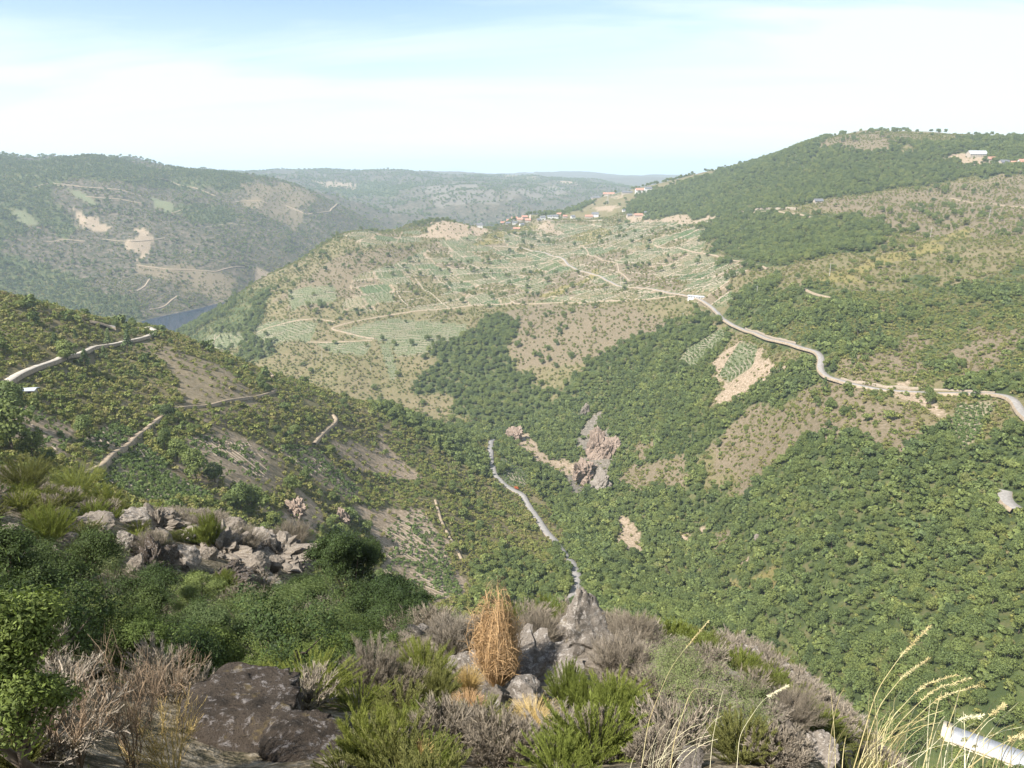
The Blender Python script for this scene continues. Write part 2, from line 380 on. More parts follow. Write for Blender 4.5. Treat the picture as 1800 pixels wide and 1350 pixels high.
def to_world(poly, r0, r1):
    out = []
    for px, py in poly:
        p = hit(px, py, r0, r1)
        out.append((math.atan2(p.x, p.y), math.log(math.hypot(p.x, p.y))))
    return np.array(out)
def in_poly(a, l, P):
    c = np.zeros(a.shape, bool)
    for k in range(len(P)):
        a1, l1 = P[k]; a2, l2 = P[(k + 1) % len(P)]
        if l1 == l2:
            continue
        c ^= ((l1 > l) != (l2 > l)) & (a < (a2 - a1) * (l - l1) / (l2 - l1) + a1)
    return c
AA = np.repeat(gA[None], NR, 0); LL = np.repeat(gL[:, None], NA, 1)
wob = (fbm(GX, GY, 70, 5, 21) - .5) * 2; wob2 = (fbm(GX + 500, GY, 70, 5, 33) - .5) * 2
wk = np.clip(42 / GRR, .016, .06)
CLS = np.zeros(GZ.shape, np.int8); CLS[GRR < 100] = THIN; CLS[(GRR > 1950) & (GX < GY * .02)] = CRAGGY; CLS[GRR > 3700] = CRAGGY; DEN = np.ones(GZ.shape, np.float32)
PLOTS = []
PV = np.full(GZ.shape, .5, np.float32)
def frame_of(P):
    x = np.exp(P[:, 1]) * np.sin(P[:, 0]); y = np.exp(P[:, 1]) * np.cos(P[:, 0]); cx, cy_ = x.mean(), y.mean(); e = 14.0
    g = np.array([float(ground(cx + e, cy_) - ground(cx - e, cy_)), float(ground(cx, cy_ + e) - ground(cx, cy_ - e))]); g /= max(np.hypot(*g), 1e-6)
    return cx, cy_, g, np.array([-g[1], g[0]])
def holding(fr, x, y):
    cx, cy_, g, u = fr
    B_ = (x - cx) * u[0] + (y - cy_) * u[1] + 34 * fbm(x, y, 90, 2, 4); A_ = (x - cx) * g[0] + (y - cy_) * g[1] + 30 * fbm(x, y, 110, 2, 6)
    A_ = A_ + 23 * _hash(np.floor(B_ / 40), np.floor(B_ / 40) * 0, 9)
    cb, ca = np.floor(B_ / 40), np.floor(A_ / 56)
    return _hash(cb, ca, 5), (np.abs(B_ / 40 - cb) < .05) | (np.abs(A_ / 56 - ca) < .08)
for kind, r0, r1, den, poly in ZONES:
    P = to_world(poly, r0, r1)
    j = 0.0 if kind == VINE else 1.0
    a0, a1 = P[:, 0].min() - .03, P[:, 0].max() + .03; l0, l1 = P[:, 1].min() - .04, P[:, 1].max() + .04
    ja = slice(max(0, int((a0 - AZ0) / (AZ1 - AZ0) * NA)), min(NA, int((a1 - AZ0) / (AZ1 - AZ0) * NA) + 2))
    jl = slice(max(0, int((l0 - LR0) / (LR1 - LR0) * NR)), min(NR, int((l1 - LR0) / (LR1 - LR0) * NR) + 2))
    m = in_poly(AA[jl, ja] + j * wob[jl, ja] * wk[jl, ja], LL[jl, ja] + j * wob2[jl, ja] * wk[jl, ja] * 1.6, P)
    m &= (GRR[jl, ja] >= r0 * .98) & (GRR[jl, ja] <= r1 * 1.02)
    CLS[jl, ja][m] = kind; DEN[jl, ja][m] = den
    if kind == VINE:
        PLOTS.append((P, den))
        x = np.exp(P[:, 1]) * np.sin(P[:, 0]); y = np.exp(P[:, 1]) * np.cos(P[:, 0])
        if max(np.hypot(x - x.mean(), y - y.mean())) > 120:      # a hillside of many holdings
            fr = frame_of(P); gx, gy = GX[jl, ja], GY[jl, ja]
            hsh, lane = holding(fr, gx, gy)
            PV[jl, ja][m] = hsh[m]
            sub = CLS[jl, ja]; sub[m & lane] = SOIL; sub[m & ~lane & (hsh < .17)] = SCRUB; sub[m & ~lane & (hsh > .92)] = HEATH
def cls_at(x, y):
    az = np.arctan2(x, y); lr = np.log(np.hypot(x, y))
    i = np.clip(np.rint((lr - LR0) / (LR1 - LR0) * (NR - 1)), 0, NR - 1).astype(int); j = np.clip(np.rint((az - AZ0) / (AZ1 - AZ0) * (NA - 1)), 0, NA - 1).astype(int)
    return CLS[i, j], DEN[i, j]

# ------------------------------------------------------------------ mesh and material helpers
def mesh_np(name, V, F, mat=None, smooth=False, k=4):
    me = bpy.data.meshes.new(name)
    V = np.asarray(V, np.float32).reshape(-1, 3); F = np.asarray(F, np.int32).reshape(-1, k)
    me.vertices.add(len(V)); me.vertices.foreach_set('co', V.ravel())
    me.loops.add(F.size); me.loops.foreach_set('vertex_index', F.ravel())
    me.polygons.add(len(F)); me.polygons.foreach_set('loop_start', np.arange(0, F.size, k, dtype=np.int32))
    if smooth:
        me.polygons.foreach_set('use_smooth', np.ones(len(F), bool))
    me.update(calc_edges=True)
    if mat: me.materials.append(mat)
    return me
def link(name, me, parent=None, loc=None, **props):
    o = bpy.data.objects.new(name, me); COL.objects.link(o)
    if parent: o.parent = parent
    if loc is not None: o.location = loc
    for k_, v in props.items(): o[k_] = v
    return o
def new_mat(name):
    m = bpy.data.materials.new(name); m.use_nodes = True
    m.node_tree.nodes.clear()
    return m, m.node_tree
def ramp(t, stops, fac=None, interp='LINEAR'):
    n = t.nodes.new('ShaderNodeValToRGB'); n.color_ramp.interpolation = interp
    e = n.color_ramp.elements
    while len(e) < len(stops): e.new(0.5)
    for el, (p, c) in zip(e, stops):
        el.position = p; el.color = (*c, 1)
    if fac is not None: t.links.new(fac, n.inputs[0])
    return n.outputs[0]
def noise(t, scale, detail=4, rough=.55, vec=None, dist=0.0):
    n = t.nodes.new('ShaderNodeTexNoise'); n.inputs['Scale'].default_value = scale; n.inputs['Detail'].default_value = detail
    n.inputs['Roughness'].default_value = rough; n.inputs['Distortion'].default_value = dist
    if vec is not None: t.links.new(vec, n.inputs['Vector'])
    return n.outputs['Fac']
def mix(t, fac, a, b, blend='MIX'):
    n = t.nodes.new('ShaderNodeMix'); n.data_type = 'RGBA'; n.blend_type = blend
    for s, v in (('Factor', fac), ('A', a), ('B', b)):
        i = n.inputs[s] if s == 'Factor' else [x for x in n.inputs if x.name == s and x.type == 'RGBA'][0]
        if isinstance(v, (int, float)): i.default_value = v
        elif isinstance(v, tuple): i.default_value = (*v, 1)
        else: t.links.new(v, i)
    return [x for x in n.outputs if x.type == 'RGBA'][0]
def math_(t, op, a, b=0.0, clamp=False):
    n = t.nodes.new('ShaderNodeMath'); n.operation = op; n.use_clamp = clamp
    for i, v in enumerate((a, b)):
        if isinstance(v, (int, float)): n.inputs[i].default_value = v
        else: t.links.new(v, n.inputs[i])
    return n.outputs[0]
def surf(t, color, rough=.9, spec=.2, bump=None, bstr=.5, bdist=.1, metal=0.0):
    p = t.nodes.new('ShaderNodeBsdfPrincipled'); o = t.nodes.new('ShaderNodeOutputMaterial')
    if isinstance(color, tuple): p.inputs['Base Color'].default_value = (*color, 1)
    else: t.links.new(color, p.inputs['Base Color'])
    p.inputs['Roughness'].default_value = rough; p.inputs['Specular IOR Level'].default_value = spec; p.inputs['Metallic'].default_value = metal
    if bump is not None:
        b = t.nodes.new('ShaderNodeBump'); b.inputs['Strength'].default_value = bstr; b.inputs['Distance'].default_value = bdist
        t.links.new(bump, b.inputs['Height']); t.links.new(b.outputs[0], p.inputs['Normal'])
    t.links.new(p.outputs[0], o.inputs['Surface'])
def pos(t):
    return t.nodes.new('ShaderNodeNewGeometry').outputs['Position']
def attr(t, name):
    n = t.nodes.new('ShaderNodeAttribute'); n.attribute_name = name; return n.outputs['Fac']

# ------------------------------------------------------------------ ground sheet
m_ground, t = new_mat('hillside_ground')
P_ = pos(t)
nA = noise(t, .012, 6, .6, P_); nB = noise(t, .08, 6, .65, P_); nC = noise(t, .5, 5, .7, P_); nD = noise(t, 5.0, 4, .7, P_)
def tone(c1, c2, c3, src):
    return ramp(t, [(.38, c1), (.5, c2), (.62, c3)], src)
col = mix(t, .5, tone((.085, .085, .035), (.13, .115, .055), (.17, .135, .08), nB), tone((.075, .075, .03), (.115, .10, .05), (.19, .155, .10), nC))
col = mix(t, math_(t, 'MULTIPLY', ramp(t, [(.45, (0, 0, 0)), (.62, (1, 1, 1))], nA), .5), col, (.15, .12, .075))
KINDS_G = [('forest', (.035, .048, .018), (.055, .07, .025), (.10, .095, .045), nB),
           ('heath', (.095, .082, .045), (.135, .108, .07), (.175, .138, .10), nC),
           ('soil', (.15, .12, .075), (.235, .18, .125), (.33, .26, .20), nC),
           ('vine', (.072, .092, .048), (.11, .116, .07), (.18, .16, .12), nC),
           ('grass', (.12, .115, .04), (.17, .135, .055), (.16, .15, .06), nC),
           ('rock', (.07, .065, .05), (.12, .105, .085), (.19, .165, .14), nC),
           ('thin', (.05, .045, .026), (.105, .085, .055), (.20, .17, .125), nD),
           ('craggy', (.036, .042, .024), (.065, .058, .038), (.125, .10, .078), nB)]
for nm, c1, c2, c3, s in KINDS_G:
    col = mix(t, attr(t, nm), col, tone(c1, c2, c3, s))
col = mix(t, math_(t, 'MULTIPLY', attr(t, 'vine'), .75), col, mix(t, 1.0, col, ramp(t, [(.12, (1.35, .9, .75)), (.28, (.5, .8, .42)), (.40, (1.45, 1.25, 1.2)), (.52, (.9, 1.0, .8)), (.64, (.42, .7, .38)), (.76, (1.25, 1.0, .8)), (.88, (1.6, 1.35, 1.3))], attr(t, 'holding')), 'MULTIPLY'))
col = mix(t, .35, col, mix(t, 1.0, col, ramp(t, [(.3, (.55, .55, .55)), (.7, (1.5, 1.5, 1.5))], nD), 'MULTIPLY'))
hgt = math_(t, 'ADD', nC, math_(t, 'MULTIPLY', nD, .3))
surf(t, col, .95, .1, hgt, .6, .6)

GZ = GZ.astype(np.float32)
V = np.stack([GX, GY, GZ], -1).reshape(-1, 3)
ids = np.arange(NA * NR).reshape(NR, NA)
q = np.stack([ids[:-1, :-1], ids[:-1, 1:], ids[1:, 1:], ids[1:, :-1]], -1).reshape(-1, 4)
me = mesh_np('hillside', V, q, m_ground, True)
for nm, code in (('forest', FOREST), ('heath', HEATH), ('soil', SOIL), ('vine', VINE), ('grass', GRASS), ('rock', ROCK), ('thin', THIN), ('craggy', CRAGGY)):
    a = me.attributes.new(nm, 'FLOAT', 'POINT')
    v_ = (CLS == code).astype(np.float32)
    near_plot = (CLS == VINE) & (GRR < 620)
    if nm == 'vine': v_[near_plot] = np.clip(DEN[near_plot] * 1.1 - .6, 0, 1)
    if nm == 'soil': v_[near_plot] = .85; v_[(CLS == THIN) & (GRR > 110)] = .55
    if nm == 'thin': v_[GRR > 110] *= .3
    a.data.foreach_set('value', v_.ravel())
a = me.attributes.new('holding', 'FLOAT', 'POINT'); a.data.foreach_set('value', PV.ravel())
link('terrain', me, kind='structure', label='steep scrub-covered hillsides falling into the river gorge')

# river
m_water, t = new_mat('river_water')
surf(t, (.008, .02, .05), .12, .5, noise(t, .25, 3, .5, pos(t)), .15, .3)
V = [(-2600, 1100, RIVER_Z), (900, 1100, RIVER_Z), (900, 3300, RIVER_Z), (-2600, 3300, RIVER_Z)]
link('river', mesh_np('river', V, [(0, 1, 2, 3)], m_water), kind='structure', label='dark blue river at the bottom of the gorge')

# far blue mountains
m_far, t = new_mat('mountain_forest')
surf(t, ramp(t, [(.4, (.04, .05, .03)), (.6, (.09, .08, .06))], noise(t, .002, 6, .6, pos(t))), .95, .1)
prof = [(-400, 330), (500, 330), (760, 300), (800, 297), (840, 301), (900, 320), (1080, 322), (1100, 317), (1130, 322), (1160, 315), (1190, 308), (1222, 303), (1250, 309), (1300, 318), (1500, 330), (2300, 330)]
paz = np.array([float(ray(a, b)[0]) for a, b in prof]); pt = np.array([float(ray(a, b)[1]) for a, b in prof])
na, nr = 500, 60
a = np.linspace(-.6, .6, na)[None]; r = np.linspace(31000, 47000, nr)[:, None]
top = np.interp(a, paz, pt) * 37500
f = np.sin(np.clip((r - 31000) / 16000, 0, 1) * math.pi) ** .7
X = r * np.sin(a); Y = r * np.cos(a)
base = -620.0
Z = base + (top - base) * f + (fbm(X, Y, 2400, 5, 70) - .5) * 220 * f
V = np.stack([X, Y, Z], -1).reshape(-1, 3)
i_ = np.arange(na * nr).reshape(nr, na)
link('mountains', mesh_np('mountains', V, np.stack([i_[:-1, :-1], i_[:-1, 1:], i_[1:, 1:], i_[1:, :-1]], -1), m_far, True), kind='structure', label='pale blue mountains on the horizon')
# low land between, so that the ground reaches the horizon
V = [(-40000, -6000, -640), (40000, -6000, -640), (40000, 52000, -640), (-40000, 52000, -640)]
link('plain', mesh_np('plain', V, [(0, 1, 2, 3)], m_far), kind='structure', label='low land beyond the hills')

# ------------------------------------------------------------------ roads and tracks, draped on the land
m_asph, t = new_mat('worn_asphalt')
surf(t, ramp(t, [(.35, (.175, .162, .15)), (.65, (.26, .243, .225))], noise(t, .8, 5, .6, pos(t))), .9, .2)
m_track, t = new_mat('bare_earth_track')
surf(t, ramp(t, [(.35, (.19, .15, .105)), (.65, (.30, .24, .175))], noise(t, .5, 5, .6, pos(t))), .95, .1)
m_conc, t = new_mat('pale_concrete_track')
surf(t, ramp(t, [(.35, (.28, .25, .21)), (.65, (.40, .36, .31))], noise(t, .5, 5, .6, pos(t))), .9, .1)
def smooth_line(pts, n):
    P = np.array([(p.x, p.y) for p in pts])
    d = np.r_[0, np.cumsum(np.hypot(*np.diff(P, axis=0).T))]
    s = np.linspace(0, d[-1], n)
    Q = np.stack([np.interp(s, d, P[:, 0]), np.interp(s, d, P[:, 1])], -1)
    k = max(1, int(n * .012)) * 2 + 1
    W = np.hanning(k + 2)[1:-1]; W /= W.sum()
    E = np.pad(Q, ((k // 2, k // 2), (0, 0)), 'edge')
    return np.stack([np.convolve(E[:, c], W, 'valid') for c in (0, 1)], -1)
ROAD_PTS = []
def road(name, pix, width, r0, r1, mat, label, bank=None, lift=.35):
    pts = [hit(px, py, r0, r1) for px, py in pix]
    # drop stray points that fell far behind a crest
    keep = [pts[0]]
    for p in pts[1:]:
        if (p - keep[-1]).length < 260 or r0 > 1500: keep.append(p)
    L = sum((keep[i + 1] - keep[i]).length for i in range(len(keep) - 1))
    n = max(12, int(L / 2.5))
    Q = smooth_line(keep, n)
    T = np.gradient(Q, axis=0); T /= np.maximum(np.hypot(T[:, 0], T[:, 1])[:, None], 1e-6)
    Nn = np.stack([-T[:, 1], T[:, 0]], -1)
    zc = ground(Q[:, 0], Q[:, 1])
    ew = 1 + .10 * (fbm(Q[:, 0], Q[:, 1], 6, 2, 5)[:, None] - .5)
    rows = []
    zk = np.maximum.reduce([ground(*(Q + Nn * width * s).T) for s in (-.5, -.25, 0, .25, .5)])
    K = 9; zk = np.convolve(np.pad(zk, K // 2, 'edge'), np.ones(K) / K, 'valid')
    width_ = width * (1.05 if mat is m_asph and r1 < 900 else .78)
    for s, dz in ((-.64, -1.8), (-.5, 0), (0, .04), (.5, 0), (.64, -1.8)):
        E = Q + Nn * width_ * s * ew
        rows.append(np.stack([E[:, 0], E[:, 1], zk + lift + dz], -1))
    V = np.stack(rows, 1).reshape(-1, 3)
    i_ = np.arange(n * 5).reshape(n, 5)
    F = np.stack([i_[:-1, :-1], i_[:-1, 1:], i_[1:, 1:], i_[1:, :-1]], -1)
    me = mesh_np(name, V, F, mat, True)
    me.materials.append(m_track)
    mi = np.zeros((n - 1, 4), np.int32); mi[:, 0] = 1; mi[:, 3] = 1
    me.polygons.foreach_set('material_index', mi.ravel())
    link(name, me, kind='structure', label=label)
    ROAD_PTS.append((Q, width))
road('track', [(-60,715),(0,684),(50,655),(110,632),(170,612),(215,604),(250,597),(266,590),(272,583),(262,578),(240,579)], 4.6, 240, 760, m_conc, 'pale track climbing along the near spur to a hairpin')
road('road', [(205,581),(190,576),(170,571),(150,565)], 6, 560, 800, m_asph, 'short grey stretch of road along the spur crest', lift=1.0)
road('path', [(150,835),(200,800),(245,765),(270,745),(300,722),(330,716),(370,714),(400,705),(440,700),(485,688)], 2.6, 230, 760, m_track, 'earth path crossing the spur between vine plots')
road('path', [(440,641),(458,646),(470,654),(480,664)], 3, 450, 800, m_track, 'earth path on the spur crest')
road('path', [(552,782),(575,757),(592,742),(584,728)], 3, 380, 760, m_track, 'short earth path at the edge of the spur')
road('path', [(765,880),(775,915),(790,945),(812,985)], 2, 300, 760, m_track, 'thin path beside the lowest vine plot')
road('road', [(866,757),(862,780),(862,810),(868,836),(885,852),(918,872),(935,900),(955,930),(975,952),(990,972),(1010,1000),(1016,1020),(1010,1045),(1000,1062),(985,1085)], 5.4, 300, 840, m_asph, 'grey asphalt road winding along the foot of the spur')
road('road', [(850,432),(880,433),(920,436),(960,445),(990,455),(1000,467),(1020,477),(1060,488),(1080,500),(1140,508),(1200,520),(1235,530),(1255,545),(1268,562),(1300,580),(1350,600),(1400,612),(1435,620),(1446,636),(1438,652),(1455,668),(1500,680),(1560,688),(1620,690),(1700,692),(1760,695),(1785,705),(1792,725),(1812,745),(1850,765)], 6, 430, 2400, m_asph, 'grey asphalt road crossing the whole opposite hillside')
road('track', [(660,596),(620,588),(590,581),(582,577),(600,571),(640,562),(690,553),(760,545),(830,537),(900,533),(975,532),(1050,530),(1140,526),(1190,520)], 4.5, 850, 2000, m_track, 'earth track zigzagging below the terraced vineyards')
road('track', [(440,590),(510,566),(560,561),(590,566)], 4, 850, 2000, m_track, 'earth track between the lower vineyards')
road('track', [(540,602),(600,601),(655,598)], 3.5, 850, 2000, m_track, 'short earth track under the lower vineyards')
road('track', [(820,468),(870,471),(920,470),(950,464),(990,456)], 4, 900, 2300, m_track, 'earth track meeting the road above the terraces')
road('track', [(1000,428),(1025,432),(1035,448),(1060,458),(1085,462),(1088,478),(1108,495)], 3.5, 900, 2300, m_track, 'earth track dropping from the village terraces')
road('track', [(1150,430),(1200,438),(1260,450),(1320,464),(1350,474)], 4.5, 850, 2300, m_track, 'pale earth track along the vineyard edge')
road('track', [(1395,502),(1420,512),(1450,522),(1480,530)], 3.5, 700, 1800, m_track, 'short earth track in the green scrub')
road('track', [(1290,378),(1350,372),(1400,376),(1440,385),(1490,397)], 5, 1000, 2300, m_track, 'earth track along the foot of the wooded hill')
road('track', [(1670,348),(1740,358),(1830,368)], 4, 1000, 2300, m_track, 'earth track over the brown heath')
road('track', [(100,326),(150,329),(200,333),(250,345)], 7, 2200, 4000, m_track, 'earth track high on the canyon wall')
road('track', [(275,314),(300,318),(340,330),(380,345)], 7, 2200, 4200, m_track, 'earth track below the plateau edge')
road('track', [(240,466),(300,474),(380,478),(430,470)], 5, 1950, 4000, m_track, 'faint track across the lower canyon wall')
road('track', [(240,512),(255,503),(264,490)], 5, 1950, 4000, m_track, 'short pale track on the lower canyon wall')
road('track', [(262,545),(290,538),(312,520)], 5, 1950, 4000, m_track, 'short pale track just above the river')
road('track', [(500,360),(540,378),(580,372),(610,366)], 7, 2400, 4500, m_track, 'earth track on the bare end of the canyon wall')
for pix_ in ([(60,330),(90,322),(140,327)],[(330,345),(380,352),(430,352),(470,358)],[(180,420),(230,425),(290,418)],[(300,375),(330,368),(350,372)],[(360,400),(400,392),(430,396)],[(80,425),(110,421),(150,424)],[(150,345),(210,350),(250,358)]):
    road('track', pix_, 4.5, 1950, 4200, m_track, 'thin earth track on the canyon wall')
road('road', [(1766,868),(1764,880),(1772,892),(1790,902)], 5.5, 300, 700, m_asph, 'bend of asphalt road showing between the trees', lift=1.0)
road('path', [(1026,812),(1018,828),(1008,845)], 1.8, 550, 900, m_track, 'pale stepped path on the rock outcrop')
def near_road(x, y, extra=1.5):
    m = np.zeros(x.shape, bool)
    for Q, wd in ROAD_PTS:
        lo = Q.min(0) - 15; hi = Q.max(0) + 15
        k = np.nonzero((x > lo[0]) & (x < hi[0]) & (y > lo[1]) & (y < hi[1]))[0]
        if len(k) == 0: continue
        for s in range(0, len(k), 4000):
            kk = k[s:s + 4000]
            d = np.sqrt(((np.stack([x[kk], y[kk]], -1)[:, None] - Q[None, ::2]) ** 2).sum(-1)).min(1)
            m[kk] |= d < wd * .5 + extra
    return m
# ------------------------------------------------------------------ foliage materials
def leaf_mat(name, stops, vary=.35, trans=.25, rough=.7, gloss=.25):
    m, t = new_mat(name)
    oi = t.nodes.new('ShaderNodeObjectInfo').outputs['Random']
    isl = t.nodes.new('ShaderNodeNewGeometry').outputs['Random Per Island']
    pn = math_(t, 'MULTIPLY_ADD' if False else 'MULTIPLY', math_(t, 'SUBTRACT', noise(t, .022, 3, .6, pos(t)), .32), 2.6, True)
    c = ramp(t, stops, math_(t, 'ADD', math_(t, 'MULTIPLY', oi, .6), math_(t, 'MULTIPLY', pn, .4), True))
    v = ramp(t, [(0, (1 - vary,) * 3), (1, (1 + vary, 1 + vary * .9, 1 + vary * .6))], isl)
    c = mix(t, 1.0, c, v, 'MULTIPLY')
    p = t.nodes.new('ShaderNodeBsdfPrincipled'); p.inputs['Roughness'].default_value = rough; p.inputs['Specular IOR Level'].default_value = gloss
    t.links.new(c, p.inputs['Base Color'])
    o = t.nodes.new('ShaderNodeOutputMaterial')
    if trans > 0:
        tr = t.nodes.new('ShaderNodeBsdfTranslucent'); t.links.new(mix(t, 1.0, c, (1.1, 1.2, .6), 'MULTIPLY'), tr.inputs['Color'])
        ms = t.nodes.new('ShaderNodeMixShader'); ms.inputs[0].default_value = trans
        t.links.new(p.outputs[0], ms.inputs[1]); t.links.new(tr.outputs[0], ms.inputs[2]); t.links.new(ms.outputs[0], o.inputs['Surface'])
    else:
        t.links.new(p.outputs[0], o.inputs['Surface'])
    return m
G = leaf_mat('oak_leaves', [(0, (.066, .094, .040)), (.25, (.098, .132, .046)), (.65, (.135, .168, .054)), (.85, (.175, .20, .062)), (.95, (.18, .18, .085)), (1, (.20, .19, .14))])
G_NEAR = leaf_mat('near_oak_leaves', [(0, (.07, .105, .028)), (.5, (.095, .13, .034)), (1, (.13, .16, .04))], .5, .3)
G_DARK = leaf_mat('shade_dark_oak_leaves', [(0, (.028, .05, .015)), (1, (.065, .09, .024))], .65, .2)  # dark green with the hollow's shade worked into the leaf colour
G_HGREEN = leaf_mat('olive_heath', [(0, (.09, .105, .03)), (1, (.16, .16, .055))], .4, .2)
G_HOLM = leaf_mat('holm_leaves', [(0, (.13, .16, .065)), (1, (.16, .185, .08))], .4, .2)
G_PINE = leaf_mat('pine_needles', [(0, (.065, .10, .042)), (.6, (.10, .135, .05)), (1, (.14, .16, .07))], .3, .1)
G_SCRUB = leaf_mat('scrub_leaves', [(0, (.09, .125, .038)), (.3, (.14, .165, .045)), (.62, (.19, .19, .06)), (.84, (.205, .18, .085)), (.96, (.21, .175, .085)), (1, (.26, .17, .06))])
G_BROOM = leaf_mat('broom_twigs', [(0, (.11, .14, .03)), (.6, (.16, .185, .04)), (1, (.20, .21, .06))], .4, .2)
G_HEATHER = leaf_mat('heather_twigs', [(0, (.17, .145, .115)), (.5, (.22, .19, .16)), (1, (.25, .225, .20))], .4, .1)
G_VINE = leaf_mat('vine_leaves', [(0, (.08, .118, .042)), (.7, (.11, .15, .05)), (1, (.17, .18, .07))])
G_DRY = leaf_mat('dry_straw', [(0, (.34, .24, .10)), (1, (.46, .35, .16))], .35, .15)
G_RUST = leaf_mat('rusty_dead_needles', [(0, (.33, .215, .12)), (1, (.40, .28, .165))], .55, .12)
G_GREY = leaf_mat('grey_dead_twigs', [(0, (.15, .105, .07)), (1, (.24, .18, .13))], .4, .0)
G_RED = leaf_mat('red_autumn_leaves', [(0, (.40, .10, .035)), (1, (.42, .14, .05))], .3, .2)
m_bark, t = new_mat('grey_brown_bark')
surf(t, ramp(t, [(.3, (.06, .045, .033)), (.7, (.16, .13, .10))], noise(t, 9, 5, .6, pos(t))), .95, .1)
def rock_mat(name, pale, base, dark, thr=.55):
    m, t = new_mat(name)
    v = t.nodes.new('ShaderNodeTexCoord').outputs['Object']
    a = noise(t, 1.6, 8, .7, v); b = noise(t, 9, 9, .75, v, .3); c = noise(t, 34, 6, .75, v)
    col = ramp(t, [(.34, dark), (.47, base), (.62, tuple(x * 1.15 for x in base))], a)
    col = mix(t, ramp(t, [(thr, (0, 0, 0)), (thr + .06, (.85,) * 3)], b), col, pale)
    col = mix(t, ramp(t, [(.54, (0, 0, 0)), (.62, (.8,) * 3)], c), col, dark)
    col = mix(t, ramp(t, [(.60, (0, 0, 0)), (.68, (.6,) * 3)], noise(t, 4, 6, .7, v, .5)), col, (.17, .13, .06))
    surf(t, col, .97, .08, math_(t, 'ADD', b, math_(t, 'MULTIPLY', c, .6)), 1.0, .06)
    return m
M_ROCK = rock_mat('lichen_granite', (.31, .285, .25), (.165, .14, .115), (.06, .053, .045), .55)
M_ROCKP = rock_mat('pale_lichen_granite', (.36, .33, .30), (.19, .165, .14), (.07, .062, .053), .52)
M_CRAG = rock_mat('pinkish_crag', (.35, .29, .24), (.23, .175, .14), (.10, .078, .062), .56)
M_ROCKD = rock_mat('shade_dark_mossy_granite', (.22, .20, .19), (.06, .048, .038), (.02, .018, .016), .54)  # mossy dark stone, lichen dimmed further to carry the shade on it

# ------------------------------------------------------------------ foliage shapes (numpy)
def quads(P, Nrm, S, asp=1.0, rg=None, diamond=False):
    """small leaf faces at P, facing Nrm, of half-size S"""
    rg = rg or rng
    n = len(P)
    t1 = np.cross(Nrm, rg.normal(size=(n, 3))); t1 /= np.maximum(np.linalg.norm(t1, axis=1, keepdims=True), 1e-6)
    t2 = np.cross(Nrm, t1); S = np.asarray(S).reshape(-1, 1)
    a = t1 * S; b = t2 * S * asp
    if diamond:
        c = np.stack([P - a, P - b * .8 + a * .1, P + a, P + b * .8 + a * .1], 1)
    else:
        c = np.stack([P - a - b, P + a - b * .8, P + a * .9 + b, P - a * .8 + b], 1)
    return c.reshape(-1, 3), np.arange(n * 4).reshape(-1, 4)
def unit(v): return v / np.maximum(np.linalg.norm(v, axis=-1, keepdims=True), 1e-6)
def crown_pts(lobes, n, rg, shell=(.72, 1.05), low=-.35):
    L = np.array(lobes, float); wgt = (L[:, 3] * L[:, 4] + L[:, 3] * L[:, 5]); k = rg.choice(len(L), n, p=wgt / wgt.sum())
    d = unit(rg.normal(size=(n, 3))); d[:, 2] = np.where(d[:, 2] < low, -d[:, 2] * .6, d[:, 2]); d = unit(d)
    f = rg.uniform(*shell, size=(n, 1))
    P = L[k, :3] + d * L[k, 3:6] * f
    return P, d
def clump_crown(seed, H=8., R=3.6, nl=9, n=320, s=.5, base=.28):
    rg = np.random.default_rng(seed)
    lobes = [(0, 0, H * .62, R * .72, R * .72, H * .33)]
    for i in range(nl):
        a = rg.uniform(0, 6.28); q = rg.uniform(.35, .72) * R; z = H * rg.uniform(base + .08, .82); rr = R * rg.uniform(.32, .5)
        lobes.append((math.cos(a) * q, math.sin(a) * q, z, rr, rr, rr * rg.uniform(.75, 1.0)))
    P, d = crown_pts(lobes, n, rg)
    nr = unit(d + rg.normal(size=d.shape) * .55)
    return quads(P, nr, s * rg.uniform(.6, 1.25, n), .85, rg), lobes
def twig_crown(seed, lobes, ntw, nleaf, spread, ls, rg=None, gs=1.0):
    """crown of leaf rosettes, for trees seen from close by"""
    rg = np.random.default_rng(seed)
    P, d = crown_pts(lobes, ntw, rg, (.5, 1.18), -.5); sh = rg.uniform(size=(ntw, 1)) < .07; P = P + np.where(sh, d * [1, 1, 1.2] * np.array(lobes)[0, 3] * .28, 0)
    gap = fbm(P[:, 0] + P[:, 2] * .7 + 31, P[:, 1] - P[:, 2] * .5 + 17, gs, 3, seed) > .46
    P, d = P[gap], d[gap]
    Q = np.repeat(P, nleaf, 0); D = np.repeat(d, nleaf, 0)
    off = rg.normal(size=Q.shape) * spread; off[:, 2] *= .7
    Q = Q + off
    nr = unit(D * .6 + unit(off) * .5 + rg.normal(size=Q.shape) * .45 + [0, 0, .35])
    return quads(Q, nr, ls * rg.uniform(.6, 1.3, len(Q)), .5, rg, True)
def tube(path, rad, sides=6):
    path = np.array(path, float); n = len(path); V = []
    for i, p in enumerate(path):
        tg = unit(path[min(i + 1, n - 1)] - path[max(i - 1, 0)])
        a = unit(np.cross(tg, [.3, .9, .2])); b = np.cross(tg, a)
        for k in range(sides):
            th = 2 * math.pi * k / sides
            V.append(p + (a * math.cos(th) + b * math.sin(th)) * rad[i])
    F = [(i * sides + k, i * sides + (k + 1) % sides, (i + 1) * sides + (k + 1) % sides, (i + 1) * sides + k) for i in range(n - 1) for k in range(sides)]
    return np.array(V), np.array(F)
def join(parts):
    V, F, o = [], [], 0
    for v, f in parts:
        V.append(v); F.append(np.asarray(f) + o); o += len(v)
    return np.concatenate(V), np.concatenate(F)
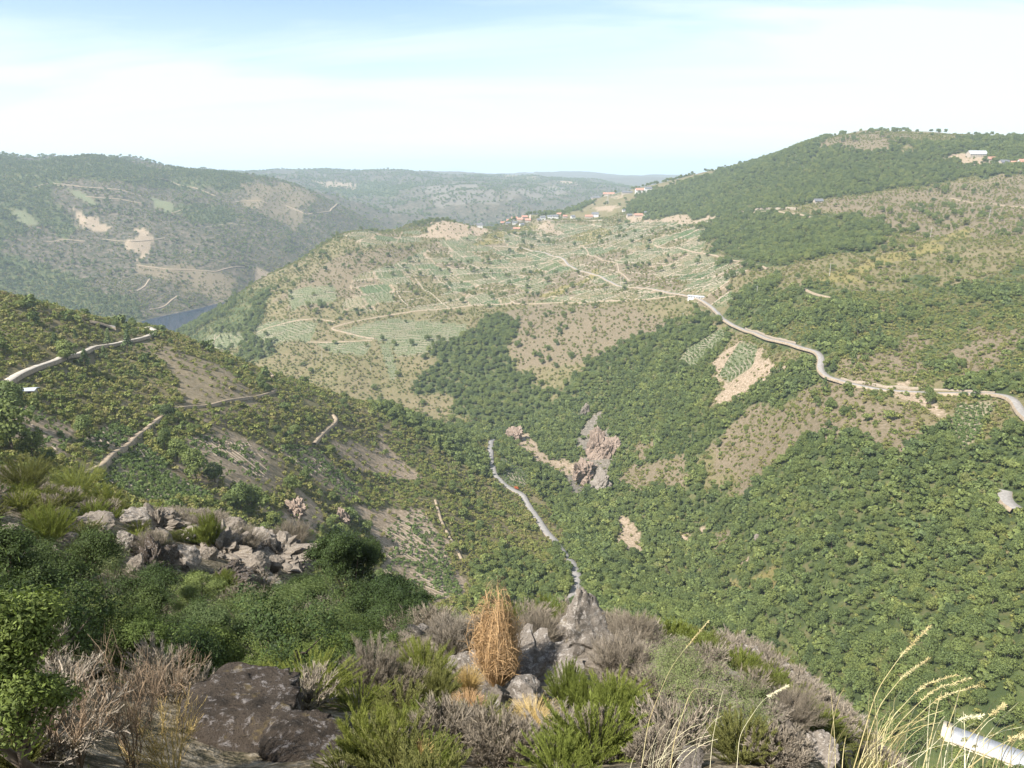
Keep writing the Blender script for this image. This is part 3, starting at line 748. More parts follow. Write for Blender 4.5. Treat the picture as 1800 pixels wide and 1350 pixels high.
def trunk_for(lobes, H, r, seed, limbs=6):
    rg = np.random.default_rng(seed)
    parts = [tube([(0, 0, -.8), (.05, .02, H * .15), (.1 * rg.normal(), .1 * rg.normal(), H * .35), (.2 * rg.normal(), .2 * rg.normal(), H * .62)], [r * 1.25, r, r * .75, r * .3])]
    for l in lobes[1:limbs + 1]:
        z0 = H * rg.uniform(.18, .4)
        parts.append(tube([(0, 0, z0), (l[0] * .5, l[1] * .5, z0 * .5 + l[2] * .5), (l[0], l[1], l[2])], [r * .55, r * .35, r * .12], 5))
    return join(parts)
def ribbons(paths, w0, w1, rg):
    """paths: (n, k, 3) curved stems -> thin tapering blades"""
    n, k, _ = paths.shape
    tg = np.gradient(paths, axis=1); side = unit(np.cross(tg, rg.normal(size=(n, 1, 3))))
    wd = np.linspace(w0, w1, k)[None, :, None]
    A = paths - side * wd; B = paths + side * wd
    V = np.stack([A, B], 2).reshape(-1, 3)
    base = (np.arange(n) * k * 2)[:, None] + (np.arange(k - 1) * 2)[None]
    F = np.stack([base, base + 1, base + 3, base + 2], -1).reshape(-1, 4)
    return V, F
def stems(rg, n, h, spread, droop=0., k=5, base=.08, wig=.04, up=1.0):
    a = rg.uniform(0, 6.28, n); q = np.sqrt(rg.uniform(0, 1, n)) * spread
    hh = h * rg.uniform(.65, 1.05, n) * (1 - .3 * (q / max(spread, 1e-6)) ** 2)
    s = np.linspace(0, 1, k)[None]
    X = np.cos(a)[:, None] * (base + q[:, None] * s ** 1.2); Y = np.sin(a)[:, None] * (base + q[:, None] * s ** 1.2)
    Z = hh[:, None] * (s * up - droop * s ** 2)
    P = np.stack([X, Y, Z], -1)
    P[:, 1:] += np.cumsum(rg.normal(size=(n, k - 1, 3)) * wig * h, 1) * .6
    return P
def twig_bush(seed, h, spread, ns=60, nt=26, tw=.28, w=.006, droop=.15, up=1.1, tipup=.6):
    """stems carrying many fine twigs toward their ends"""
    rg = np.random.default_rng(seed)
    S = stems(rg, ns, h, spread, droop, 6, .05, .035, up)
    parts = [ribbons(S, w * 2, w * .8, rg)]
    i = rg.integers(0, ns, ns * nt); f = rg.uniform(.35, 1.0, ns * nt) * 5
    i0 = np.clip(f.astype(int), 0, 4); fr = (f - i0)[:, None]
    o = S[i, i0] * (1 - fr) + S[i, i0 + 1] * fr
    d = unit(unit(S[i, i0 + 1] - S[i, i0]) * 1.0 + rg.normal(size=o.shape) * .5 + [0, 0, tipup]) * tw * h * rg.uniform(.4, 1, (len(o), 1))
    s = np.linspace(0, 1, 3)[None, :, None]
    T = o[:, None] + d[:, None] * s + rg.normal(size=(len(o), 3, 3)) * tw * h * .05
    parts.append(ribbons(T, w * .8, w * .4, rg))
    return join(parts)
def needle_bush(seed, h, spread, ns=40, nt=150, w=.006, tw=.1, droop=.12):
    V, F = twig_bush(seed, h, spread, ns, nt, tw, w, droop, 1.1, .9)
    return V, F
def rock_np(seed, planes=14, sub=4, rough=.06, sc=(1, 1, 1)):
    rg = np.random.default_rng(seed)
    bm_ = __import__('bmesh').new(); __import__('bmesh').ops.create_icosphere(bm_, subdivisions=sub, radius=1)
    V = np.array([v.co[:] for v in bm_.verts]); F = np.array([[v.index for v in f.verts] for f in bm_.faces]); bm_.free()
    for _ in range(planes):
        n = unit(rg.normal(size=3)); d = rg.uniform(.42, .8)
        e = V @ n - d
        V = V - np.outer(np.maximum(e, 0) * .93, n)
    nn = unit(V)
    a = (fbm(V[:, 0] + V[:, 2] * .8 + 5, V[:, 1] - V[:, 2] * .6 + 9, .55, 4, seed) - .5)
    b = (fbm(V[:, 0] - V[:, 2] * .9 + 25, V[:, 1] + V[:, 2] * .7 + 19, .16, 3, seed + 5) - .5)
    c_ = np.abs(fbm(V[:, 0] * 1.3 - V[:, 2] + 45, V[:, 1] + V[:, 2] * .5 + 39, .38, 3, seed + 9) - .5)
    V = V + nn * (a[:, None] * rough * 5 + b[:, None] * rough * 2.2 - np.maximum(.05 - c_, 0)[:, None] * 1.6)
    return V * np.array(sc), F

# ------------------------------------------------------------------ scatter: the largest in view one by one, the rest as one mass
def props(o, label, cat, group=None):
    o['label'] = label; o['category'] = cat
    if group: o['group'] = group
def gn_mass(name, pts, scl, rot, idx, protos, label):
    me = bpy.data.meshes.new(name); me.vertices.add(len(pts)); me.vertices.foreach_set('co', np.asarray(pts, np.float32).ravel())
    a = me.attributes.new('scl', 'FLOAT_VECTOR', 'POINT'); a.data.foreach_set('vector', np.asarray(scl, np.float32).ravel())
    a = me.attributes.new('rot', 'FLOAT_VECTOR', 'POINT'); a.data.foreach_set('vector', np.asarray(rot, np.float32).ravel())
    a = me.attributes.new('idx', 'INT', 'POINT'); a.data.foreach_set('value', np.asarray(idx, np.int32))
    o = link(name, me, kind='stuff', label=label)
    g = bpy.data.node_groups.new(name, 'GeometryNodeTree')
    g.interface.new_socket('Geometry', in_out='INPUT', socket_type='NodeSocketGeometry')
    g.interface.new_socket('Geometry', in_out='OUTPUT', socket_type='NodeSocketGeometry')
    gi = g.nodes.new('NodeGroupInput'); go = g.nodes.new('NodeGroupOutput'); jn = g.nodes.new('GeometryNodeJoinGeometry')
    for p in protos:
        oi = g.nodes.new('GeometryNodeObjectInfo'); oi.inputs['Object'].default_value = p; oi.inputs['As Instance'].default_value = True
        g.links.new(oi.outputs['Geometry'], jn.inputs[0])
    ip = g.nodes.new('GeometryNodeInstanceOnPoints')
    ip.inputs['Pick Instance'].default_value = True
    def na_(nm, ty, outn='Attribute'):
        n = g.nodes.new('GeometryNodeInputNamedAttribute'); n.data_type = ty; n.inputs['Name'].default_value = nm
        return n.outputs['Attribute']
    g.links.new(gi.outputs[0], ip.inputs['Points']); g.links.new(jn.outputs[0], ip.inputs['Instance'])
    g.links.new(na_('idx', 'INT'), ip.inputs['Instance Index'])
    er = g.nodes.new('FunctionNodeEulerToRotation'); g.links.new(na_('rot', 'FLOAT_VECTOR'), er.inputs[0]); g.links.new(er.outputs[0], ip.inputs['Rotation'])
    g.links.new(na_('scl', 'FLOAT_VECTOR'), ip.inputs['Scale'])
    g.links.new(ip.outputs[0], go.inputs[0])
    md = o.modifiers.new('scatter', 'NODES'); md.node_group = g
    return o
def copy_thing(root, loc, rot, scl):
    r = root.copy(); COL.objects.link(r); r.location = loc; r.rotation_euler = rot; r.scale = scl
    for ch in root.children:
        c = ch.copy(); COL.objects.link(c); c.parent = r
    return r
def make_tree(name, crown, trunk, cmat):
    r = bpy.data.objects.new(name, None); COL.objects.link(r); r.empty_display_size = .5
    c = link('crown', mesh_np(name + '_crown', *crown, cmat), r); link('trunk', mesh_np(name + '_trunk', *trunk, m_bark, True), r)
    return r
def view_size(P, size):
    px, py, dep = project(P[:, 0], P[:, 1], P[:, 2])
    ok = (px > -10) & (px < 1810) & (py > -10) & (py < 1365) & (seen_slack(P[:, 0], P[:, 1], P[:, 2] + size * .7) > 0)
    return np.where(ok, size * FOC / np.maximum(dep, 1), 0), px, py, dep
def scatter_region(spacing, r0, r1, az0=-.76, az1=.78, jit=.5):
    """jittered points of about the given spacing between two distances"""
    out = []; r = r0
    while r < r1:
        n = max(2, int((az1 - az0) * r / spacing)); a = np.linspace(az0, az1, n) + rng.uniform(-.5, .5, n) * (az1 - az0) / n
        rr = r + rng.uniform(-jit, jit, n) * spacing
        out.append(np.stack([rr * np.sin(a), rr * np.cos(a)], -1)); r += spacing
    return np.concatenate(out)
def lift(xy, slack=-.012, keep=None):
    x, y = xy[:, 0], xy[:, 1]; z = ground(x, y)
    m = seen_slack(x, y, z + 4) > slack
    if keep is not None: m &= keep
    return np.stack([x[m], y[m], z[m]], -1), m
PLANTS = {}     # kind -> dict of lists
def add_plants(kind, P, scale, proto, flat=None):
    d = PLANTS.setdefault(kind, dict(P=[], S=[], I=[], R=[]))
    n = len(P); scale = np.broadcast_to(scale, (n,)).astype(float)
    sc = np.stack([scale * rng.uniform(.85, 1.2, n), scale * rng.uniform(.85, 1.2, n), scale * rng.uniform(.8, 1.15, n)], -1)
    d['P'].append(P); d['S'].append(sc); d['I'].append(np.asarray(proto)); d['R'].append(np.stack([rng.normal(size=n) * .06, rng.normal(size=n) * .06, rng.uniform(0, 6.28, n)], -1))
def finish(kind, roots, sources, size, most, mass_name, mass_label, labeller, used=0):
    """roots: finished prototypes (each is used as the first individual of its shape)"""
    d = PLANTS[kind]; P = np.concatenate(d['P']); S = np.concatenate(d['S']); I = np.concatenate(d['I']); R = np.concatenate(d['R'])
    vs, px, py, dep = view_size(P, size * S[:, 2])
    order = np.argsort(-vs)
    take = []
    first = {}
    for i in order:                       # one real tree of every shape first
        if vs[i] > 0 and I[i] not in first:
            first[int(I[i])] = int(i)
        if len(first) == len(roots): break
    if len(first) < len(roots):
        for k in range(len(roots)):
            if k not in first:
                j = int(order[len(take) + k]); first[k] = j; I[j] = k
    chosen = set(first.values())
    for i in order:
        if len(chosen) >= most or vs[i] <= 0: break
        chosen.add(int(i))
    fv = set(first.values()); sq = np.quantile(S[list(chosen), 2], (.33, .67))
    for i in chosen:
        k = int(I[i]); loc = Vector(P[i]); root = roots[k]
        if i in fv:
            o = root; o.location = loc; o.rotation_euler = R[i]; o.scale = S[i]
        else:
            o = copy_thing(root, loc, R[i], S[i])
        globals()['CUR_SIZE'] = '' if not len(sq) else ('small ' if S[i][2] < sq[0] else 'large ' if S[i][2] > sq[1] else '')
        lab, cat, grp = labeller(P[i], px[i], py[i], math.hypot(P[i][0], P[i][1]), k)
        props(o, lab, cat, grp)
    rest = np.ones(len(P), bool); rest[list(chosen)] = False
    # nested instances ignore the source's own placement
    if rest.sum():
        gn_mass(mass_name, P[rest], S[rest], R[rest], I[rest], sources, mass_label)
    globals().setdefault('STAT', []).append((kind, len(P)))
    print('PLANTS', kind, len(P), 'individual', len(chosen), 'smallest px', float(vs[list(chosen)].min()))

LAND = [(60,650,'the pale track on the near spur'),(255,600,'the hairpin of the pale track'),(60,740,'the shaded terraces at the spur edge'),(190,760,'the upper vine strip by the earth path'),(250,820,'the leafy green vine plot'),
 (400,705,'the middle of the earth path'),(480,690,'the far end of the earth path'),(350,660,'the pale stony patch under the hairpin'),(400,810,'the pale sparse vine plot'),(560,830,'the striped vine plot on the spur'),(590,740,'the short track at the spur edge'),
 (650,790,'the bare strip past the striped plot'),(735,762,'the red-leaved tree'),(520,890,'the dark split crag'),(600,910,'the upright cleft crag'),(740,970,'the bare lowest vine plot'),(800,900,'the heathy shoulder over the asphalt road'),(865,800,'the first bend of the asphalt road'),
 (940,920,'the straight of the asphalt road'),(1010,1010,'the last bend of the asphalt road'),(920,1030,'the small wood inside the last road bend'),(700,720,'the skyline of the spur'),(80,560,'the top of the spur'),
 (1050,780,'the pinkish cliffs'),(1080,935,'the bare pink strip low in the ravine'),(1150,1040,'the ravine bottom beyond the road'),(1330,950,'the pink rock patch in the wood'),(1398,985,'the white rock patch in the wood'),(1240,880,'the wood between cliffs and heath'),(1300,800,'the small heath patch'),
 (1500,740,'the wide brown heath'),(1560,860,'the wood under the wide brown heath'),(1710,740,'the terraced plot under the far road'),(1770,885,'the hidden bend of asphalt road'),(1700,980,'the wood under the hidden road bend'),(1450,1100,'the steep wood over the gully'),(1600,1080,'the middle of the steep wood'),
 (1750,1130,'the dense wood at the picture edge'),(1350,1120,'the gully behind the pale ridge rocks'),(1500,1220,'the gully mouth near the grass stems'),(1600,1270,'the wood beside the cream end block'),(1740,1250,'the wood over the metal roof'),(1240,600,'the striped vine plot by the far road'),(1310,640,'the pink earth vine plot'),
 (1440,640,'the double bend of the far road'),(1560,640,'the heath over the far road'),(1700,620,'the upper woods over the far road'),(1540,480,'the ochre grass strip'),(1100,640,'the pines across the ravine'),(980,600,'the heath under the long earth track'),(900,720,'the head of the asphalt road'),(1000,880,'the slope between road and cliffs'),(1100,1080,'the wood just past the last road bend')]
def where(px, py):
    b = min(LAND, key=lambda l: (l[0] - px) ** 2 + (l[1] - py) ** 2); dx, dy = px - b[0], py - b[1]; d = math.hypot(dx, dy)
    if d < 14: return 'right at ' + b[2]
    q = 'just ' if d < 30 else '' if d < 60 else 'well ' if d < 110 else 'far '
    if abs(dy) > 2.4 * abs(dx): return q + ('below ' if dy > 0 else 'above ') + b[2]
    side = 'ravine side of ' if dx > 0 else 'gorge side of '
    if abs(dx) > 2.4 * abs(dy): return q + 'off the ' + side + b[2]
    return q + ('below, ' if dy > 0 else 'above, ') + side + b[2]

def fitw(s):
    return s if len(s.replace(',', ' ').split()) <= 16 else ' '.join(w_ for w_ in s.split() if w_ not in ('small', 'large', 'well', 'just', 'far'))
# ------------------------------------------------------------------ prototypes
OAKS, OAKC, PINES, PINEC, SCRUBS, VINES = [], [], [], [], [], []
for k in range(4):                                             # middle distance oaks
    (V, F), lb = clump_crown(100 + k, 8.5, 3.9, 16, 2300, .21, .2)
    OAKS.append(make_tree('oak_tree', (V, F), trunk_for(lb, 8, .22, k, 4), G))
for k in range(2):                                             # holm oaks and chestnuts: darker and taller
    (V, F), lb = clump_crown(120 + k, 9.5, 3.6, 16, 2300, .21, .12)
    OAKS.append(make_tree('oak_tree', (V, F), trunk_for(lb, 9, .25, k, 4), G))
for k in range(3):                                             # far off
    (V, F), lb = clump_crown(130 + k, 8.0, 4.0, 6, 170, .75, .05)
    OAKS.append(make_tree('oak_tree', (V, F), trunk_for(lb, 6, .25, k, 2), G))
OAKC = [r.children[0] for r in OAKS]
def pine_crown(seed, H, R, n, s):
    rg = np.random.default_rng(seed); lobes = [(0, 0, H * .6, R * .35, R * .35, H * .35)]
    for i in range(9):
        z = H * (.28 + .66 * i / 9); q = R * (1 - i / 10.5) * rg.uniform(.35, .75); a = rg.uniform(0, 6.28)
        for da in (0, 2.1 + rg.normal() * .3, 4.2 + rg.normal() * .3):
            lobes.append((math.cos(a + da) * q, math.sin(a + da) * q, z, R * .34 * (1 - i / 14), R * .34 * (1 - i / 14), H * .06))
    P, d = crown_pts(lobes, n, rg, (.5, 1.05), -.2)
    return quads(P, unit(d + rg.normal(size=d.shape) * .5), s * rg.uniform(.6, 1.2, n), .6, rg), lobes
for k in range(2):
    cr_, lb = pine_crown(200 + k, 11, 2.9, 1300, .24)
    PINES.append(make_tree('pine_tree', cr_, trunk_for(lb, 12, .2, k, 3), G_PINE))
cr_, lb = pine_crown(210, 11, 2.8, 130, .8)
PINES.append(make_tree('pine_tree', cr_, trunk_for(lb, 11, .25, 3, 2), G_PINE))
PINEC = [r.children[0] for r in PINES]
def single(name, VF, mat, smooth=False, k=4):
    return link(name, mesh_np(name, *VF, mat, smooth, k))
for k in range(4):
    (V, F), lb = clump_crown(300 + k, 1.5, 1.05, 6, 260, .11, .0)
    SCRUBS.append(single('scrub_bush', (V, F), G_SCRUB))
for k in range(2):
    (V, F), lb = clump_crown(310 + k, 1.6, 1.2, 4, 60, .26, .0)
    SCRUBS.append(single('scrub_bush', (V, F), G_SCRUB))
for k in range(2):
    (V, F), lb = clump_crown(330 + k, .95, .62, 4, 120, .10, .0)
    VINES.append(single('grape_vine', (V, F), G_VINE))
(V, F), lb = clump_crown(340, 1.2, .95, 3, 26, .34, .0)
VINES.append(single('grape_vine', (V, F), G_VINE))

# ------------------------------------------------------------------ trees over the land
def grow(kindfn, spacing, r0, r1):
    xy = scatter_region(spacing, r0, r1)
    c, den = cls_at(xy[:, 0], xy[:, 1])
    n1 = fbm(xy[:, 0] + 90, xy[:, 1], 45 if r1 < 1900 else 110, 3, 61); u = rng.uniform(size=len(xy))
    keep = kindfn(c, den, n1, u, xy)
    keep &= ground(xy[:, 0], xy[:, 1]) > RIVER_Z + 3
    k2 = np.nonzero(keep)[0]; bad = near_road(xy[k2, 0], xy[k2, 1], 4.0 if spacing > 4 else 1.2); keep[k2[bad]] = False
    P, m = lift(xy, -.02, keep)
    return P
def oakfn(c, den, n1, u, xy):
    p = np.select([c == FOREST, c == SCRUB, c == HEATH, c == SOIL, c == GRASS, c == ROCK], [np.where(den > .95, .97, np.where(n1 > 1.0 - .92 * den, .9, .06)), np.where(n1 > .60, .10, .018), np.where(n1 > .6, .10, .016), .008, .02, .01], 0)
    p = np.where((c == VINE) & (np.hypot(xy[:, 0], xy[:, 1]) > 1000), np.where(n1 > .56, .05, .008), p)
    return u < p
P = grow(oakfn, 3.8, 115, 950)
P = P[off_building(P[:, 0], P[:, 1])]
py_ = project(P[:, 0], P[:, 1], P[:, 2])
add_plants('oak', P, (.36 + .66 * rng.uniform(size=len(P)) ** 1.8) * (.72 + .56 * fbm(P[:, 0], P[:, 1] + 70, 38, 2, 19)), rng.integers(0, 6, len(P)))
P = grow(oakfn, 8.0, 950, 1950)
add_plants('oak', P, rng.uniform(.75, 1.3, len(P)), rng.integers(6, 9, len(P)))
P = grow(oakfn, 10.5, 1950, 3100)
P = P[P[:, 0] > -150]
add_plants('oak', P, rng.uniform(.9, 1.5, len(P)), rng.integers(6, 9, len(P)))
def canyonfn(c, den, n1, u, xy):
    p = np.select([c == FOREST, c == CRAGGY, c == HEATH], [.5, np.where(n1 > .52, .38, .05), .03], 0)
    return (u < p) & (xy[:, 0] <= -60)
P = grow(canyonfn, 11, 1950, 3500)
add_plants('oak', P, rng.uniform(.7, 1.3, len(P)), rng.integers(6, 9, len(P)))
def pinefn(c, den, n1, u, xy):
    return (u < np.select([c == FOREST], [.45], np.where(n1 > .6, .03, .0))) & (xy[:, 0] < -300)
P = grow(pinefn, 11, 1950, 3600)
add_plants('pine', P, rng.uniform(.8, 1.25, len(P)), np.full(len(P), 2))
P = grow(lambda c, den, n1, u, xy: (u < np.where(c == FOREST, .8, np.where(n1 > .5, .55, .10))), 19, 3600, 7400)
add_plants('oak', P, rng.uniform(1.0, 2.0, len(P)), rng.integers(6, 9, len(P)))
# pines standing in the woods across the ravine and on the shore slope
def pick(px0, px1, py0, py1, n, r0, r1):
    out = []
    while len(out) < n:
        p = hit(random.uniform(px0, px1), random.uniform(py0, py1), r0, r1)
        out.append(p)
    return np.array([p[:] for p in out])
P = np.concatenate([pick(1060, 1160, 620, 700, 34, 700, 1400), pick(1480, 1560, 560, 600, 6, 500, 1200), pick(1350, 1470, 650, 690, 12, 450, 1200), pick(340, 460, 520, 600, 60, 1300, 1900)])
add_plants('pine', P, rng.uniform(.7, 1.2, len(P)), rng.integers(0, 2, len(P)))
# shrubs
def scrubfn(c, den, n1, u, xy):
    n2 = fbm(xy[:, 0], xy[:, 1] + 40, 11, 3, 77)
    p = np.select([c == SCRUB, c == HEATH, c == FOREST, c == SOIL, c == THIN, c == GRASS, c == ROCK, c == CRAGGY], [np.where(n2 > .42, .88, .28), np.where(n2 > .47, .62, .2), np.where(den < .95, .6, .12), .10, .16, .5, .1, np.where(n2 > .45, .75, .25)], 0)
    return u < p
P = grow(scrubfn, 2.0, 112, 400)
add_plants('scrub', P, rng.uniform(.5, 1.0, len(P)) * rng.uniform(.9, 2.0, len(P)), rng.integers(0, 4, len(P)))
P = grow(scrubfn, 2.7, 400, 850)
add_plants('scrub', P, rng.uniform(.6, 1.1, len(P)) * rng.uniform(1.0, 2.1, len(P)), rng.integers(0, 6, len(P)))
P = grow(scrubfn, 5.2, 850, 2300)
add_plants('scrub', P, rng.uniform(.7, 1.9, len(P)) * 1.3, rng.integers(4, 6, len(P)))
P = grow(lambda c, d, n1, u, xy: scrubfn(c, d, n1, u * 1.1, xy) & (xy[:, 0] < -60), 9, 1950, 3500)
add_plants('scrub', P, rng.uniform(1.2, 2.8, len(P)) * 1.3, rng.integers(4, 6, len(P)))

# ------------------------------------------------------------------ vine plots: rows along the contour, low dry-stone terraces
wallV, wallF, wo_ = [], [], 0
laneV, laneF, lo_ = [], [], 0
for PL, vig0 in PLOTS:
    x = np.exp(PL[:, 1]) * np.sin(PL[:, 0]); y = np.exp(PL[:, 1]) * np.cos(PL[:, 0])
    fr = frame_of(PL); cx, cy_, g, u = fr; rc = math.hypot(cx, cy_)
    if rc > 2000 and cx < -100: continue
    rs, st = (3.3, 1.5) if rc < 600 else ((3.4, 2.2) if rc < 1000 else (6.5, 3.0))
    rad = max(np.hypot(x - cx, y - cy_)) + 5
    a = np.arange(-rad, rad, rs); b = np.arange(-rad, rad, st)
    Aq, Bq = np.meshgrid(a, b, indexing='ij')
    if rc < 600: u = np.array([.90, -.436]); g = np.array([.436, .90])
    wv = (fbm(cx + Bq + Aq * .3, cy_ + Aq, 35, 2, 11) - .5) * rs * 4
    qx = cx + g[0] * (Aq + wv) + u[0] * Bq; qy = cy_ + g[1] * (Aq + wv) + u[1] * Bq
    inside = in_poly(np.arctan2(qx, qy), np.log(np.hypot(qx, qy)), PL) & (cls_at(qx.ravel(), qy.ravel())[0].reshape(qx.shape) == VINE)
    vig = fbm(qx, qy, 14, 3, 15) + (vig0 - .7)
    if rad > 120:
        hsh, lane = holding(fr, qx, qy)
        vig = vig * .45 + hsh * .5
    okv = inside & (rng.uniform(size=qx.shape) < np.clip((vig - .10) * 3, .25, .97))
    jx = qx[okv] + rng.normal(size=okv.sum()) * .3 * st; jy = qy[okv] + rng.normal(size=okv.sum()) * .3
    P, m = lift(np.stack([jx, jy], -1), -.02, ~near_road(jx, jy, .8))
    add_plants('vine', P, rng.uniform(.7, 1.2, len(P)) * (1.4 if rc < 600 else 1.1 if rc < 1000 else 1.35), rng.integers(0, 2, len(P)) if rc < 1000 else np.full(len(P), 2))
    # boundary walls and lanes between holdings, both ways
    if rad > 120:
        for way, step in ((0, 40.0), (1, 56.0)):
            s0 = np.arange(-rad, rad, 4.0)
            for kb in range(int(-rad / step) - 1, int(rad / step) + 2):
                t0 = np.full(len(s0), kb * step)
                for _ in range(5):
                    Al, Bl = (s0, t0) if way == 0 else (t0, s0)
                    X = cx + g[0] * Al + u[0] * Bl; Y = cy_ + g[1] * Al + u[1] * Bl
                    t0 = kb * step - (34 * fbm(X, Y, 90, 2, 4) if way == 0 else 30 * fbm(X, Y, 110, 2, 6))
                ins = in_poly(np.arctan2(X, Y), np.log(np.hypot(X, Y)), PL) & (fbm(X, Y, 40, 2, 88 + way) > (.36, .43)[way]) & (cls_at(X, Y)[0] != FOREST)
                s = np.nonzero(ins)[0]
                if len(s) < 4: continue
                e_ = (u, g)[way]
                for run in np.split(s, np.nonzero(np.diff(s) > 1)[0] + 1):
                    if len(run) < 4: continue
                    x_, y_ = X[run], Y[run]; Z = ground(x_, y_)
                    if seen_slack(x_, y_, Z + 2).max() < -.02: continue
                    n = len(run); w2 = rng.uniform(.4, .95)
                    V = np.stack([np.stack([x_ + e_[0] * w2 * k_, y_ + e_[1] * w2 * k_, Z + z_], -1) for k_, z_ in ((-1, -.4), (-.8, .7), (.8, .8), (1, -.4))], 1).reshape(-1, 3)
                    ii = np.arange(n * 4).reshape(n, 4)
                    laneV.append(V); laneF.append(np.stack([ii[:-1, :-1], ii[1:, :-1], ii[1:, 1:], ii[:-1, 1:]], -1).reshape(-1, 4) + lo_); lo_ += len(V)
    # terrace walls just downhill of each row
    hw, th = (.3, .3) if rc < 600 else ((.4, .38) if rc < 1000 else (.5, .4))
    ox = qx - g[0] * rs * .45; oy = qy - g[1] * rs * .45
    brk = fbm(ox, oy, 12, 2, 44) > (.46 if rc > 500 else .50)
    for i in range(len(a)):
        s = np.nonzero(inside[i] & brk[i])[0]
        if len(s) < 3: continue
        for run in np.split(s, np.nonzero(np.diff(s) > 1)[0] + 1):
            if len(run) < 3: continue
            X, Y = ox[i, run], oy[i, run]; Z = ground(X, Y)
            if seen_slack(X, Y, Z + 2).max() < -.02: continue
            n = len(run); hh = hw * (.6 + .8 * vnoise(X * .7, Y * .7, 3))
            rows = [np.stack([X - g[0] * th, Y - g[1] * th, Z - .5], -1), np.stack([X - g[0] * th * .8, Y - g[1] * th * .8, Z + hh], -1), np.stack([X + g[0] * th * .6, Y + g[1] * th * .6, Z + hh * .9], -1), np.stack([X + g[0] * th, Y + g[1] * th, Z - .2], -1)]
            V = np.stack(rows, 1).reshape(-1, 3); ii = np.arange(n * 4).reshape(n, 4)
            F = np.stack([ii[:-1, :-1], ii[1:, :-1], ii[1:, 1:], ii[:-1, 1:]], -1).reshape(-1, 4)
            wallV.append(V); wallF.append(F + wo_); wo_ += len(V)
m_pale, t = new_mat('pale_dry_stone')
surf(t, ramp(t, [(.3, (.20, .165, .12)), (.5, (.28, .235, .18)), (.7, (.37, .32, .255))], noise(t, .4, 5, .7, pos(t))), .95, .1)
m_dry, t = new_mat('dry_stone')
surf(t, ramp(t, [(.3, (.15, .125, .095)), (.5, (.235, .195, .15)), (.7, (.32, .27, .215))], noise(t, 2.2, 5, .7, pos(t))), .95, .1)
link('terrace_walls', mesh_np('terrace_walls', np.concatenate(wallV), np.concatenate(wallF), m_dry), kind='stuff', label='hundreds of low dry-stone terraces between the vine rows')
link('boundary_walls', mesh_np('boundary_walls', np.concatenate(laneV), np.concatenate(laneF), m_pale), kind='stuff', label='web of pale boundary walls between the hillside holdings')
print('WALL verts', wo_, lo_)

# named single trees on the near spur: column, row of the foot, height in metres, shape
SPOT_OAK = [
 (122,640,13,4,'round dark green oak beside the pale track on the near spur'),(345,842,12,5,'dark oak at the bottom of the three between vine plot and pale slope'),
 (312,812,9,4,'middle oak of the three between vine plot and pale slope'),(290,790,8,5,'topmost oak of the three between vine plot and pale slope'),
 (378,848,11,4,'squat dark oak just outside the three-oak line, towards the lookout'),(20,742,13,5,'dark oak at the picture edge above the shaded terraces'),
 (25,800,13,4,'broad dark oak at the picture edge below the shaded terraces'),(60,812,10,5,'smaller dark oak beside the broad one below the shaded terraces'),
 (445,905,15,4,'large round dark oak standing alone above the boulder slope'),(425,900,12,5,'dark oak half hidden by the large round one above the boulders'),
 (400,640,5,4,'single dark oak on the skyline of the spur beside the river view'),(470,690,8,5,'low dark oak at the end of the spur path'),
 (605,715,9,4,'dark oak with a long shadow just under the spur crest'),(560,990,9,5,'oak at the edge of the dark wood below the bare plot'),
 (820,895,8,4,'bright green small oak alone on the heathy spur slope'),(222,580,6,5,'wide dark evergreen oak on the crest between road and hairpin'),
 (300,606,5,4,'dark oak just beyond the hairpin against the river'),(205,578,6,4,'dark evergreen oak at the crest left of the river bend'),
 (1460,722,10,5,'round oak alone in the middle of the brown heath across the ravine'),(1430,700,9,4,'oak at the upper corner of the brown heath by the road bank'),
 (1630,710,10,5,'dark oak just below the road beside the eroded bank'),(1240,580,15,4,'massive dark oak where the road enters the wood'),(1262,572,13,5,'second massive oak at the road edge above the striped vine plot')]
for px, py, h, k, lab in SPOT_OAK:
    p = hit(px, py, 105, 1500)
    add_plants('oak', np.array([p[:]]), h / 8.5, [k])
SPOT_PINE = [(225,618,15,0,'tall pine beside the pale track near the hairpin'),(150,648,12,1,'slender pine on the scrub slope below the track'),(190,612,11,0,'pine just above the pale track'),
 (100,612,11,1,'bushy pine above the track next to the round oak'),(185,636,11,1,'pine with a long shadow below the pale track'),(238,668,10,0,'small pine on the scrub slope under the hairpin'),
 (135,600,9,0,'short pine on the slope above the track bend'),(1508,590,16,0,'tall dark pine rising above the oaks by the far road'),(1545,596,13,1,'pine beside the tall one above the far road')]
for px, py, h, k, lab in SPOT_PINE:
    p = hit(px, py, 105, 1500)
    add_plants('pine', np.array([p[:]]), h / 11., [k])
spot_lab = {}
def _sp(kind, lst):
    d = PLANTS[kind]
    for s, row in zip(d['P'][-len(lst):], lst): spot_lab[(kind, round(float(s[0][0]), 2), round(float(s[0][1]), 2))] = row[4]
_sp('oak', SPOT_OAK); _sp('pine', SPOT_PINE)
def lab_tree(kind):
    word = kind
    def f(p, px, py, r, k):
        s = spot_lab.get((kind, round(float(p[0]), 2), round(float(p[1]), 2)))
        if s: return s, 'tree', None
        if p[0] < 0 and r > 1900: return f'dark {word} on the far wall of the river gorge', 'tree', f'{word}s on the far wall of the gorge'
        if r > 1250 and px < 620: return f'{word} on the shore slope below the village terraces', 'tree', f'{word}s on the shore slope below the village'
        if r > 1000: return f'{word} on the upper part of the opposite hillside', 'tree', f'{word}s high on the opposite hillside'
        near = px < 860 or (py > 980 and px < 1010 and r < 430)
        return fitw(f'{CUR_SIZE}{word} {where(px, py)}'), 'tree', f'{word}s of the near spur' if near else f'{word}s of the ravine slopes'
    return f
